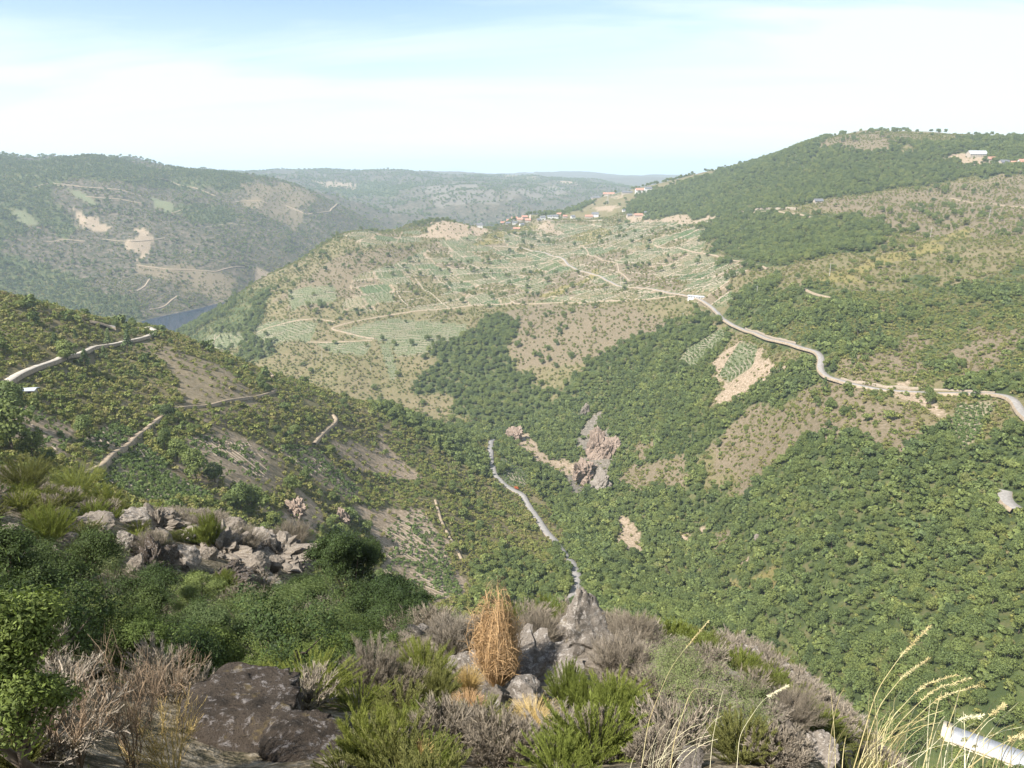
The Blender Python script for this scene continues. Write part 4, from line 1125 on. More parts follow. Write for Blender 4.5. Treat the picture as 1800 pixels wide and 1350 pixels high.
def lab_scrub(p, px, py, r, k):
    return fitw(f'{CUR_SIZE}scrub bush {where(px, py)}'), 'bush', 'scrub bushes of the hillsides'
def lab_vine(p, px, py, r, k):
    q_ = int((px // 22) % 4); row = ['first', 'second', 'third', 'fourth'][q_]
    return fitw(f'{CUR_SIZE}grape vine {where(px, py)}'), 'vine', 'grape vines of the near plots'
# ------------------------------------------------------------------ the stony slope under the lookout
def at(px, py, d):
    a, t = ray(px, py); a = float(a); t = float(t)
    return Vector((d * math.sin(a), d * math.cos(a), d * t))
def on_ground(px, py, r0=2.0, r1=100):
    return hit(px, py, r0, r1)
NB = [(328,985,'the large pale pointed boulder'),(242,990,'the narrow upright boulder'),(240,912,'the flat-topped boulder'),(482,995,'the rounded boulder near the oak crowns'),(520,990,'the pale slab'),(440,995,'the broad low boulder'),(462,955,'the pale broken block'),
 (168,925,'the long brownish rock'),(15,930,'the dark brown edge rock'),(368,975,'the small block among the heather'),(532,965,'the pale end block'),(130,850,'the big yellow-green broom'),(85,925,'the bright broom under the crest'),(290,940,'the upper stones'),
 (1018,1110,'the tall pointed pale rock'),(1055,1160,'the grey rock shoulder'),(830,1175,'the whitish lichen rock'),(948,1175,'the brownish cracked block'),(930,1220,'the rounded pale rock'),(870,1235,'the rounded grey rock'),(875,1130,'the rusty dead bush'),(420,1270,'the big dark mossy rock'),(550,1310,'the lower end of the mossy rock'),
 (1385,1300,'the greyish rock under twigs'),(1447,1320,'the pale rock beside the grass clump'),(1320,1158,'the first ridge rock'),(1400,1198,'the third ridge rock'),(1465,1245,'the last ridge rock'),(1225,1230,'the leafy grey-green bush'),(530,1200,'the straw-green broom'),(655,1180,'the silvery broom'),(745,1170,'the bright olive heath'),
 (215,1250,'the tall bare brown bush'),(10,1230,'the closest broad-leaved oak'),(270,1140,'the yellow-green oak'),(480,1100,'the wide domed oak'),(610,1010,'the tall dark oak'),(115,1000,'the dark oak under the yellow broom'),(0,1010,'the deep green edge oak'),(345,1035,'the dark shaded oak'),(120,1130,'the dark oak behind the closest one'),
 (980,1310,'the wide mauve-grey heather'),(780,1290,'the shaded grey heather'),(650,1310,'the fine upright green bush'),(750,1330,'the pale feathery bush'),(1090,1240,'the thin green bush'),(1110,1160,'the grey twigs beyond the pointed rock'),(790,1120,'the pale grey bare bush'),(680,1090,'the dark oak behind the grey twigs'),(1190,1120,'the green broom on the rim')]
def nearby(px, py):
    b = min(NB, key=lambda l: (l[0] - px) ** 2 + (l[1] - py) ** 2); dx, dy = px - b[0], py - b[1]
    if math.hypot(dx, dy) < 24: return 'right against ' + b[2]
    if abs(dy) > abs(dx): return ('in front of ' if dy > 0 else 'behind ') + b[2]
    return ('on the ravine side of ' if dx > 0 else 'on the gorge side of ') + b[2]
def fit(box, r0=2.0, r1=100, k=1.0, r=None):
    """place a round-footed thing so that it fills a pixel box of the photograph: ground point, half width, half height"""
    x0, y0, x1, y1 = box; cx, cy2 = (x0 + x1) / 2, (y0 + y1) / 2
    az, t_ = ray(cx, cy2); az = float(az); t_ = float(t_); el = math.atan(-t_)
    def dims(rr):
        dist = rr / math.cos(el) * math.cos(math.atan((cx - CXP) / FOC)); f_ = dist / FOC
        R = (x1 - x0) / 2 * f_; b2 = ((y1 - y0) / 2 * f_) ** 2 - (R * math.sin(el)) ** 2
        return R, math.sqrt(max(b2, (.28 * R) ** 2)) / math.cos(el)
    if r is None:
        rs = np.exp(np.linspace(math.log(r0), math.log(r1), 1500)); gz = ground(rs * math.sin(az), rs * math.cos(az))
        hh = t_ * rs - gz; aa_ = np.array([dims(q_)[1] for q_ in rs]); m_ = np.nonzero(hh < k * aa_)[0]
        r = float(rs[m_[0]]) if len(m_) else float(rs[int(np.argmin(hh))])
    R, a = dims(r); x, y = r * math.sin(az), r * math.cos(az)
    return Vector((x, y, float(ground(x, y)))), R, a, t_ * r
# boulders: pixel box, nearest, farthest, seed, material, label
B = [
 ((208,872,345,965),30,100,71,M_ROCK,'craggy bedrock head of the shaded stony slope'),
 ((320,915,455,1010),30,100,72,M_ROCK,'broad craggy bedrock in the middle of the stony slope'),
 ((215,950,325,1040),30,100,73,M_ROCKD,'dark bedrock face sinking into the thicket'),
 ((400,925,560,1015),30,100,74,M_ROCK,'long craggy bedrock at the far end of the stony slope'),
 ((780,1120,1010,1290),7,24,76,M_ROCKP,'pale jointed bedrock under the rusty dead bush'),
 ((985,1120,1100,1215),9,28,77,M_ROCKP,'pale bedrock step under the tall pointed rock'),
 ((330,990,440,1045),30,100,75,M_ROCKD,'dark low bedrock under the middle of the stony slope'),
 ((297,950,360,1014),30,90,1,M_ROCKP,'large pale pointed boulder on the shaded stony slope'),
 ((222,972,262,1022),30,90,2,M_ROCK,'narrow upright boulder with a dark shaded side beside the large pale one'),
 ((213,890,270,935),30,95,3,M_ROCKP,'flat-topped pale boulder at the head of the stony slope'),
 ((286,962,318,1000),30,90,4,M_ROCK,'low boulder tucked against the large pale pointed one'),
 ((465,978,500,1015),30,90,5,M_ROCK,'rounded boulder near the dark oak crowns'),
 ((492,974,548,1006),30,90,6,M_ROCKP,'pale slab lying beside the rounded boulder'),
 ((418,972,470,1018),30,90,7,M_ROCK,'broad low boulder above the dark thicket'),
 ((435,930,492,978),30,90,8,M_ROCKP,'pale broken block in the middle of the stony slope'),
 ((375,910,430,950),30,90,9,M_ROCK,'grey block behind the grey heather on the stony slope'),
 ((130,900,208,945),30,95,10,M_ROCK,'long brownish rock under the yellow broom'),
 ((-15,912,42,950),30,100,11,M_ROCK,'dark brown rock at the picture edge beneath dry bushes'),
 ((350,960,385,990),30,90,12,M_ROCK,'small block between the pointed boulder and the heather'),
 ((512,946,552,984),30,90,13,M_ROCKP,'pale block at the end of the stony slope'),
 ((272,893,315,930),30,90,14,M_ROCK,'grey stone at the upper rim of the stony slope'),
 ((262,925,310,965),30,90,15,M_ROCK,'dark-sided block in the middle of the upper stones'),
 ((205,925,245,975),30,90,16,M_ROCKP,'pale block below the flat-topped boulder'),
 ((465,905,520,945),30,90,17,M_ROCK,'weathered block at the upper edge of the far stones'),
 ((965,1050,1075,1195),12,30,21,M_ROCKP,'tall pointed pale rock below the road, lichen covered'),
 ((1015,1125,1092,1190),12,30,22,M_ROCK,'grey rock shoulder leaning on the tall pointed rock'),
 ((792,1138,866,1210),10,25,23,M_ROCKP,'whitish lichen rock beside the rusty dead bush'),
 ((905,1132,992,1222),9,25,24,M_ROCK,'brownish cracked block right behind the rusty dead bush'),
 ((955,1150,1000,1215),9,25,25,M_ROCKP,'pale block squeezed beside the brownish cracked one'),
 ((898,1190,966,1252),8,20,26,M_ROCKP,'rounded pale rock below the cracked block'),
 ((832,1202,908,1270),7,18,27,M_ROCK,'rounded grey rock with a dark crack on its side'),
 ((1138,1145,1182,1185),10,30,28,M_ROCK,'small brown rock at the far edge of the grey twigs'),
 ((290,1200,540,1335),3.5,14,29,M_ROCKD,'big dark mossy rock with white lichen close to the lookout'),
 ((470,1262,625,1352),3.5,14,30,M_ROCKD,'lower end of the dark mossy rock'),
 ((1350,1262,1420,1345),3.5,30,31,M_ROCK,'greyish rock under twigs near the leafy grey-green bush'),
 ((1418,1292,1476,1350),3.5,30,32,M_ROCKP,'pale rock beside the grass clump'),
 ((1190,1318,1240,1362),3,12,33,M_ROCKP,'pale rock under the leafy grey-green bush'),
 ((1292,1138,1348,1176),25,80,41,M_ROCKP,'first pale rock of the ridge dropping into the ravine'),
 ((1332,1158,1388,1198),25,80,42,M_ROCKP,'second pale rock of the ridge dropping into the ravine'),
 ((1374,1178,1428,1218),20,80,43,M_ROCKP,'third pale rock of the ridge dropping into the ravine'),
 ((1412,1200,1464,1242),20,80,44,M_ROCKP,'fourth pale rock of the ridge dropping into the ravine'),
 ((1444,1224,1488,1264),20,80,45,M_ROCKP,'last pale rock of the ridge dropping into the ravine'),
 ((500,880,540,915),250,500,51,M_CRAG,'dark split crag on the spur above the bare pink earth'),
 ((582,890,618,930),250,500,52,M_CRAG,'upright cleft crag on the spur above the wood'),
 ((1030,750,1075,815),600,900,61,M_CRAG,'upper pinkish cliff across the ravine'),
 ((1058,762,1090,815),600,900,62,M_CRAG,'slender pinkish cliff beside the upper one across the ravine'),
 ((1000,805,1055,862),600,900,63,M_CRAG,'brown sloping outcrop below the pinkish cliff'),
 ((1040,820,1078,878),560,900,64,M_ROCKP,'pale cliff foot above the ravine wood'),
 ((1018,712,1040,738),650,1100,65,M_ROCK,'small pale crag in the wood above the cliff'),
 ((890,752,925,782),600,1000,66,M_CRAG,'brown rock bank beside the asphalt road'),
 ((1322,940,1342,956),350,700,67,M_ROCK,'pink rock patch low in the ravine wood'),
 ((1384,972,1412,988),350,700,68,M_ROCKP,'white rock patch low in the ravine wood'),
]
BOULD = []
for box_, r0, r1, sd, mt, lab in B:
    bed = 70 < sd < 80
    p, R, a, zc = fit(box_, r0, r1, (.2 if sd < 76 else .0) if bed else .55)
    BOULD.append((p.x, p.y, R * (.55 if bed else 1)))
    sub = 5 if r1 < 120 else 5
    V, F = rock_np(sd, 10, sub, .05 if R < 5 else .09, (R * 1.15, R * 1.1, a * 1.2))
    f = np.clip((V[:, 2] + a) / (2 * a), 0, 1)
    if sd == 21: V[:, 0] = V[:, 0] * (1.75 - 1.15 * f) - .10 * R * f; V[:, 1] *= (1.1 - .55 * f); V[:, 2] *= 1.08
    if sd in (1, 2): V[:, 0] *= (1.1 - .5 * f)
    big = R > 4 or bed
    o = link('bedrock' if bed else 'cliff' if big else 'boulder', mesh_np('boulder', V, F, mt, True, 3), None, (p.x, p.y, p.z + a * (.0 if bed else .5)))
    if not big:
        vv = V; rid = np.abs(fbm(vv[:, 0] + vv[:, 2] * .6 + 50, vv[:, 1] + vv[:, 2] * .8, R * .30, 4, sd) - .5) * 2
        vv = vv + unit(vv) * ((rid - .25) * R * (.12 if sd in (29, 30) else .26))[:, None]
        o.data.vertices.foreach_set('co', vv.astype(np.float32).ravel()); o.data.update()
    if big:                                                 # a rock that size has bedding and clefts of its own scale
        vv = V; s_ = R * .22
        rid = np.abs(fbm(vv[:, 0] + vv[:, 1] * .4 + 50, vv[:, 2] * .35 + vv[:, 1] * .5, s_, 4, sd) - .5) * 2
        vv = vv + unit(vv) * ((rid - .35) * R * (.8 if bed else .6))[:, None]
        o.data.vertices.foreach_set('co', vv.astype(np.float32).ravel()); o.data.polygons.foreach_set('use_smooth', np.zeros(len(F), bool)); o.data.update()
    props(o, lab, 'rock outcrop' if bed else 'cliff' if big else 'boulder')
# small stones all over the slope
ST = []
for k in range(4):
    V, F = rock_np(400 + k, 9, 3, .06, (.5, .45, .38))
    ST.append(single('stone', (V, F), (M_ROCK, M_ROCKP)[k % 2], False, 3))
xy = scatter_region(1.2, 6, 95)
c, _ = cls_at(xy[:, 0], xy[:, 1]); n1 = fbm(xy[:, 0], xy[:, 1], 6, 2, 91)
az_ = np.arctan2(xy[:, 0], xy[:, 1]); rr_ = np.hypot(xy[:, 0], xy[:, 1])
stony = ((az_ < -.25) & (rr_ > 45)) | ((az_ > -.12) & (rr_ < 30))
P, m = lift(xy, -.005, (c == THIN) & (n1 > np.where(stony, np.where(rr_ > 35, .52, .46), .60)))
add_plants('stone', P, rng.uniform(.4, 1.7, len(P)) ** 1.3 * np.clip(np.hypot(P[:, 0], P[:, 1]) / 38, .13, 1.1), rng.integers(0, 4, len(P)))
finish('stone', ST, ST, .7, 280, 'rubble', 'small stones strewn over the slope under the lookout',
       lambda p, px, py, r, k: (fitw(f'{CUR_SIZE}grey stone {nearby(px, py)}'), 'stone', 'stones under the lookout'))

# ------------------------------------------------------------------ oaks seen from close by
def near_oak(box, r, seed, mat, label, leaf=.07, ntw=620, nleaf=22, k=1.15):
    p, R, a, zc = fit(box, 3, 90, k, r)
    H = max(zc + a - p.z, a * 1.3); cz = H - a
    rg = np.random.default_rng(seed)
    lobes = [(0, 0, cz, R * .6, R * .6, a * .6)]
    for i in range(16):
        th = rg.uniform(0, 6.28); ph = rg.uniform(-.5, 1.35); rr = rg.uniform(.17, .40); q_ = rg.uniform(.6, .95)
        lobes.append((math.cos(th) * math.cos(ph) * R * q_, math.sin(th) * math.cos(ph) * R * q_, cz + math.sin(ph) * a * q_ * 1.15, R * rr, R * rr, min(R, a) * rr * .9))
    crown = twig_crown(seed, lobes, int(ntw * 2.3), nleaf, .075 * R ** .6, leaf * .55, None, R * .42)
    root = make_tree('oak_tree', crown, trunk_for(lobes, max(H, .8), .045 * R + .02, seed, 9), mat)
    root.location = p; root.rotation_euler = (0, 0, rg.uniform(0, 6.28))
    props(root, label, 'tree')
    print('OAK %d r=%.1f H=%.1f R=%.1f a=%.1f' % (seed, math.hypot(p.x, p.y), H, R, a))
    return root
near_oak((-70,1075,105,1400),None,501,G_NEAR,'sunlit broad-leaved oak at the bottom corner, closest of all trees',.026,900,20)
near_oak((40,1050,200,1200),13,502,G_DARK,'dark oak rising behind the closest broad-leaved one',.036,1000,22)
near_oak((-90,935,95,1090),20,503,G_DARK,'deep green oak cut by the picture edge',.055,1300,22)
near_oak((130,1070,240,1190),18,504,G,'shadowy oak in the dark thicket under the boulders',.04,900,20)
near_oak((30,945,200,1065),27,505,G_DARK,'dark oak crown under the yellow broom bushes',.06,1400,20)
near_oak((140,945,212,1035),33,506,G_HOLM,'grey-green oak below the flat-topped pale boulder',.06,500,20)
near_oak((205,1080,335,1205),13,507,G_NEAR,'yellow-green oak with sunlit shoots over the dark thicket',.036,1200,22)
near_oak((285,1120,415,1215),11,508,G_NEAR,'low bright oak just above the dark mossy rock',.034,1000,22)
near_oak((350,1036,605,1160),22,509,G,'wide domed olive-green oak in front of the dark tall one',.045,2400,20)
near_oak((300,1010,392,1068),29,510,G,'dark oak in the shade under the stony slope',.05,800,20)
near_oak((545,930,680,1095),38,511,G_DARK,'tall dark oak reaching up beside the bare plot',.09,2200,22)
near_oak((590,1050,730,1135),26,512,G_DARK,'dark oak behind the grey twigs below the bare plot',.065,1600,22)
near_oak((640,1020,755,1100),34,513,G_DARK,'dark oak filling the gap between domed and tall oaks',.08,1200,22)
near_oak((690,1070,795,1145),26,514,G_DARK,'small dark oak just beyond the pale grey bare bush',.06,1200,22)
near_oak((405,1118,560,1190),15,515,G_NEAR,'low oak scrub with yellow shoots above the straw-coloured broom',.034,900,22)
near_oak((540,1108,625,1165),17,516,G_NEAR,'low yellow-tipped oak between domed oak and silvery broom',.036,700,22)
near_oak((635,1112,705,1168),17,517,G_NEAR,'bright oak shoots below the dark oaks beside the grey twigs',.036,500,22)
near_oak((195,1005,330,1100),24,518,G_DARK,'low black-green oak standing in for the deepest shade of the thicket',.05,1000,20)  # dark crown added where only deep shade lies
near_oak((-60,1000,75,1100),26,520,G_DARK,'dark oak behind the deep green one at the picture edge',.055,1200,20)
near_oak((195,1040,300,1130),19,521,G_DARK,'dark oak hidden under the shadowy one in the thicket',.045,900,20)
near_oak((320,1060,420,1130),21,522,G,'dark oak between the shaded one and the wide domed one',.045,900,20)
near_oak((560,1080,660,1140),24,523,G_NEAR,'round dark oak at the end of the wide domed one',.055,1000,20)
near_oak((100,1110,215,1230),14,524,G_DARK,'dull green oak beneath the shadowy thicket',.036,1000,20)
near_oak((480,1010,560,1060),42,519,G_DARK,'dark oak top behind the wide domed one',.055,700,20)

# ------------------------------------------------------------------ bushes one can tell apart
def bush(name, box, r0, r1, maker, mat, label, cat='bush', k=.95):
    """maker(h, s) -> mesh arrays for a bush of that height and spread"""
    p, R, a, zc = fit(box, r0, r1, k)
    o = single(name, maker(max(zc + a - p.z, .15), R), mat); o.location = (p.x, p.y, p.z - .03); o.rotation_euler = (0, 0, rng.uniform(0, 6.28))
    props(o, label, cat); return o
# the rusty dead bush: stems rise and fall back like a fountain
def rusty(h, s):
    rg = np.random.default_rng(601)
    S = stems(rg, 700, h * 1.0, s * .95, .02, 7, .04, .014, 1.0)
    S[:, :, :2] *= np.interp(np.linspace(0, 1, 7), [0, .45, .75, 1], [1.2, 1.6, 1.15, .5])[None, :, None]
    S *= (rg.uniform(.72, 1.08, 700) * (1 + .16 * np.sin(np.arctan2(S[:, -1, 1], S[:, -1, 0]) * 3 + 1)))[:, None, None]; S[:, :, 0] -= .10 * S[:, :, 2]
    i = rg.integers(0, 700, 9000); f = rg.integers(3, 6, 9000)
    o_ = S[i, f] + (S[i, f + 1] - S[i, f]) * rg.uniform(0, 1, (9000, 1))
    d_ = unit(rg.normal(size=(9000, 3)) * .42 + [0, 0, -.15] + unit(S[i, f + 1] - S[i, f]) * .9) * rg.uniform(.04, .13, (9000, 1)) * h
    T = o_[:, None] + d_[:, None] * np.linspace(0, 1, 4)[None, :, None]; T[:, :, 2] -= (np.linspace(0, 1, 4) ** 2 * .03 * h)[None]
    return join([ribbons(S, .005, .0025, rg), ribbons(T, .0034, .0014, rg)])
bush('dead_bush', (826,1050,924,1212), 8, 22, rusty, G_RUST, 'tall rusty orange dead bush on the pale rocks', 'bush', .95)
for box_, r0, r1, sd, lab in [
 ((1045,1120,1145,1215),8,24,611,'spreading grey bare bush below the tall pointed rock'),((1075,1080,1158,1150),8,30,612,'grey bare bush leaning away at the far side of the pointed rock'),
 ((955,1088,1022,1160),12,28,613,'grey bare bush in front of the tall pointed rock'),((900,1080,975,1165),12,28,614,'greyish bare bush behind the rusty one'),
 ((758,1088,832,1165),12,28,615,'pale grey bare bush beside the dark oaks'),((700,1135,765,1200),10,26,616,'grey twiggy bush over the low oak scrub'),
 ((825,1262,925,1352),3.2,12,617,'pale grey heather at the bottom in the middle'),((900,1248,1065,1360),3.2,12,618,'wide mauve-grey heather at the bottom beside the straw tuft'),
 ((1020,1262,1110,1345),4,12,619,'mauve-grey heather below the bright heath bush'),((790,1250,850,1320),3.5,12,620,'grey heather below the cracked grey rock'),
 ((740,1245,815,1335),4,12,621,'shaded grey heather below the olive bushes'),((655,1172,745,1245),6,14,622,'grey-brown heather behind the small bright shrub'),
 ((1352,1212,1442,1290),4,40,623,'greyish heather over the rock by the grass clump'),((1335,1285,1405,1350),3,30,624,'dense grey cushion at the bottom by the leafy bush'),
 ((390,925,462,978),30,90,625,'pale grey heather among the boulders'),((328,900,402,945),30,90,626,'grey heather above the large pale boulder'),
 ((240,935,292,985),30,90,627,'grey heather between the two upper boulders'),((480,915,545,960),30,90,628,'grey heather at the far end of the stony slope'),
 ((1120,1290,1190,1352),3,10,629,'small grey bush under the bending grass stems'),((655,1290,760,1352),3.5,10,630,'grey dry sprigs beside the striped fine bush'),
 ((1085,1140,1185,1195),8,30,631,'mauve twigs on the rim beyond the spreading grey bush')]:
    q_ = 1.0 if r1 < 60 else 2.2
    bush('heather_bush', box_, r0, r1, lambda h, s, sd=sd, q_=q_: twig_bush(sd, h * 1.05, s * 1.05, 130, 95, .2, .0032 * q_, .12), G_HEATHER, lab)
for box_, r0, r1, sd, mt, lab in [
 ((78,812,188,888),40,110,641,G_BROOM,'big yellow-green broom on the crest above the dark oaks'),((-5,800,92,878),40,110,642,G_HGREEN,'olive broom beside the big yellow-green one'),
 ((40,888,135,962),35,90,643,G_BROOM,'bright yellow-green broom under the crest'),((150,850,215,905),40,110,644,G_BROOM,'olive-yellow broom behind the long brownish rock'),
 ((350,902,386,972),30,90,645,G_BROOM,'upright green broom standing among the boulders'),((372,1003,418,1048),25,80,646,G_BROOM,'round green broom above the domed oak'),
 ((445,1140,625,1262),8,20,647,G_BROOM,'straw-green broom behind the dark mossy rock'),((420,1170,500,1225),9,22,648,G_BROOM,'pale green broom spilling beside the bright low oaks'),
 ((570,1195,690,1265),8,20,649,G_BROOM,'yellowish broom in the middle of the bushes'),((610,1128,700,1232),8,20,650,G_HEATHER,'silvery broom behind the olive bushes'),
 ((698,1128,795,1215),8,22,651,G_BROOM,'bright olive heath beside the whitish lichen rock'),((735,1185,805,1250),6,16,652,G_HGREEN,'dark green heath beside the orange grass'),
 ((968,1172,1024,1245),6,20,653,G_BROOM,'bright yellow-green heath bush beside the rounded rocks'),((1000,1195,1065,1262),6,18,654,G_BROOM,'soft green heath just below the brightest one'),
 ((1048,1200,1115,1290),6,16,655,G_BROOM,'thin green bush between heath and leafy bush'),((608,1248,698,1352),3,9,656,G_BROOM,'fine upright green bush at the bottom edge'),
 ((700,1298,805,1362),3,9,657,G_BROOM,'pale feathery bush at the bottom, beside the grey heather'),((560,1320,640,1365),3,9,658,G_HGREEN,'dull green fine bush below the dark mossy rock'),
 ((925,1045,990,1098),12,30,659,G_BROOM,'yellow-green bush behind the rocks beside the road bend'),((1150,1090,1215,1150),14,40,660,G_BROOM,'green broom on the rim beyond the grey twigs'),
 ((1200,1112,1262,1160),14,40,661,G_BROOM,'ochre-green bush on the rim above the leafy bush'),((1400,1240,1475,1300),10,50,662,G_BROOM,'green broom on the rim under the pale ridge'),
 ((1320,1178,1395,1235),14,60,663,G_BROOM,'pale green broom beside the first ridge rocks'),((1290,1150,1345,1190),14,60,664,G_HGREEN,'dull green broom where the pale ridge begins'),
 ((0,1290,60,1352),2.5,8,665,G_HGREEN,'shaded bush in the bottom corner'),((860,1060,925,1110),14,34,666,G_BROOM,'olive bush just behind the tip of the rusty dead one'),
 ((1262,1262,1350,1345),4,14,667,G_HGREEN,'brownish bush behind the leafy grey-green one'),((715,1232,770,1285),4,12,668,G_BROOM,'small bright shrub with bare stem among grey heather')]:
    q_ = 1.0 if r1 < 35 else 3.0
    bush('broom_bush', box_, r0, r1, lambda h, s, sd=sd, q_=q_: needle_bush(sd, h * 1.05, s * 1.05, 110, 230, .0016 * q_, .10), mt, lab)
# bare brown branches at the lower left
for box_, sd, lab in [((150,1150,285,1352),671,'tall bare brown bush with forking branches at the bottom'),((60,1190,170,1352),672,'bare brown bush next to the closest oak'),
 ((235,1235,350,1360),673,'low bare straw-brown bush beside the dark mossy rock'),((250,1140,345,1240),674,'small bleached twigs above the dark mossy rock'),((110,1140,180,1210),675,'thin grey branches sticking out of the closest oak')]:
    bush('bare_bush', box_, 2.6, 12, lambda h, s, sd=sd: twig_bush(sd, h * 1.05, s, 26, 24, .26, .0022, .12, 1.1, .4), G_GREY if sd != 673 else G_DRY, lab)
# tufts of dry grass
for box_, sd, mt, lab in [((792,1212,852,1262),681,G_RUST,'orange dry grass tuft beside the cracked grey rock'),((885,1235,990,1285),682,G_DRY,'straw-coloured grass tuft under the rounded pale rock'),
 ((800,1170,850,1225),683,G_DRY,'short straw tuft at the foot of the whitish rock'),((700,1300,760,1352),684,G_DRY,'thin straw tuft at the bottom edge')]:
    bush('grass_tuft', box_, 3, 16, lambda h, s, sd=sd: ribbons(stems(np.random.default_rng(sd), 900, h * 1.2, s, .5, 6, .04, .01, 1.35), .0022, .0008, np.random.default_rng(sd)), mt, lab, 'grass')
# leafy grey-green holm bush
p, R, a, zc = fit((1105,1125,1345,1345), 3, 14, .95)
rg = np.random.default_rng(690); H = max(zc + a - p.z, .5); cz = H - a
lobes = [(0, 0, cz, R * .7, R * .7, a * .7)] + [(math.cos(th) * math.cos(ph) * R * .68, math.sin(th) * math.cos(ph) * R * .68, cz + math.sin(ph) * a * .68, R * .3, R * .3, R * .26) for th, ph in zip(rg.uniform(0, 6.28, 17), rg.uniform(-.6, 1.3, 17))]
root = make_tree('holm_bush', twig_crown(691, lobes, 4200, 18, .035, .010, None, .3), trunk_for(lobes, H, .03, 5, 9), G_HOLM)
root.location = p; props(root, 'leafy grey-green holm bush close to the lookout', 'bush')
print('HOLM r', math.hypot(p.x, p.y), R, a, H)

# carpets of smaller bushes over the same slope
xy = scatter_region(.95, 3.2, 108, -1.08, 1.08)
c, _ = cls_at(xy[:, 0], xy[:, 1]); rr_ = np.hypot(xy[:, 0], xy[:, 1]); az_ = np.arctan2(xy[:, 0], xy[:, 1])
n1 = fbm(xy[:, 0] + 11, xy[:, 1], 4, 3, 95); n2 = fbm(xy[:, 0], xy[:, 1] + 31, 7, 2, 96); u_ = rng.uniform(size=len(xy))
ok = (c == THIN) & (u_ < np.where(rr_ < 42, .85, .62))
hea = ok & (n2 > .5); bro = ok & (n2 <= .5)
for bx, by, bR in BOULD:
    if math.hypot(bx, by) < 110:
        for q_ in (1.0, 1 - 1.3 * bR / math.hypot(bx, by), 1 - 2.4 * bR / math.hypot(bx, by)):
            ok &= np.hypot(xy[:, 0] - bx * q_, xy[:, 1] - by * q_) > bR * 1.15 + .15
hea &= ok; bro &= ok
slope_l = (az_ < -.16) & (rr_ > 42)
hea &= ~(slope_l & (u_ > .42)); bro &= ~(slope_l & (u_ > .30))
rocky = (rr_ > 7.4) & (rr_ < 24) & (az_ > -.09) & (az_ < .15)
hea &= ~(rocky & (u_ > .13)); bro &= ~(rocky & (u_ > .08))
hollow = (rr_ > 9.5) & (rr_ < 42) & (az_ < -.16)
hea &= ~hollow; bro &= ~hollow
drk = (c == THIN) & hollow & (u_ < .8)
HB = [single('heather_bush', twig_bush(700 + k, .62, .55, 60, 36, .24, .0075, .12), G_HEATHER) for k in range(3)]
BB = [single('broom_bush', needle_bush(710 + k, .7, .58, 70, 130, .004, .12), (G_BROOM, G_HGREEN, G_HGREEN)[k]) for k in range(3)] + [single('broom_bush', needle_bush(720, .6, .6, 70, 130, .004, .12), G_HGREEN)]
P, m = lift(xy, -.004, hea); add_plants('heather', P, rng.uniform(.5, 1.2, len(P)) * np.clip(.5 + np.hypot(P[:, 0], P[:, 1]) / 32, .5, 1.7), rng.integers(0, 3, len(P)))
P, m = lift(xy, -.004, bro); add_plants('broom', P, rng.uniform(.5, 1.2, len(P)) * np.clip(.45 + np.hypot(P[:, 0], P[:, 1]) / 34, .45, 1.7), rng.integers(0, 4, len(P)))
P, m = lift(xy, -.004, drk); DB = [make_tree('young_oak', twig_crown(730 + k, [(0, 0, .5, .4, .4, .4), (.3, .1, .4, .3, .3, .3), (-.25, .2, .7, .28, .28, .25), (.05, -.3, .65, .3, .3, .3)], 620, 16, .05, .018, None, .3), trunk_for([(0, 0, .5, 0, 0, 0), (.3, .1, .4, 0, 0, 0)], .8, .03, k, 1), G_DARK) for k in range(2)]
P = P[(rng.uniform(size=len(P)) < .22)]
add_plants('young', P, rng.uniform(.9, 1.9, len(P)), rng.integers(0, 2, len(P)))
finish('young', DB, [q.children[0] for q in DB], .9, 150, 'thicket', 'dark oak thicket filling the shaded hollow', lambda p, px, py, r, k: (fitw(f'{CUR_SIZE}young dark oak {nearby(px, py)}'), 'young tree', 'young oaks of the shaded hollow'))
finish('heather', HB, HB, .6, 270, 'heather_carpet', 'grey heather covering the slope under the lookout',
       lambda p, px, py, r, k: (fitw(f'{CUR_SIZE}grey twiggy heather {nearby(px, py)}'), 'bush', 'heather under the lookout'))
finish('broom', BB, BB, .7, 270, 'broom_carpet', 'green broom covering the slope under the lookout',
       lambda p, px, py, r, k: (fitw(f'{CUR_SIZE}green fine-leaved bush {nearby(px, py)}'), 'bush', 'broom bushes under the lookout'))
finish('oak', OAKS, OAKC, 8.5, 300, 'woodland', 'oak and chestnut woods covering the hillsides', lab_tree('oak'))
finish('pine', PINES, PINEC, 11, 160, 'pinewood', 'pines along the top of the gorge', lab_tree('pine'))
finish('scrub', SCRUBS, SCRUBS, 1.5, 290, 'scrubland', 'low scrub covering the hillsides', lab_scrub)
finish('vine', VINES, VINES, .9, 290, 'vineyards', 'rows of vines in the terraced plots', lab_vine)

# one tree already turned red, a second by the road
for px, py, s, lab in [(738,762,5,'small tree turned bright red in the spur wood'),(908,862,4,'small reddish tree at the edge of the asphalt road')]:
    p = hit(px, py, 300, 900)
    (V, F), lb = clump_crown(px, s, s * .55, 7, 420, .22, .05)
    r = make_tree('red_tree', (V, F), trunk_for(lb, s, .12, px, 4), G_RED); r.location = p; props(r, lab, 'tree')

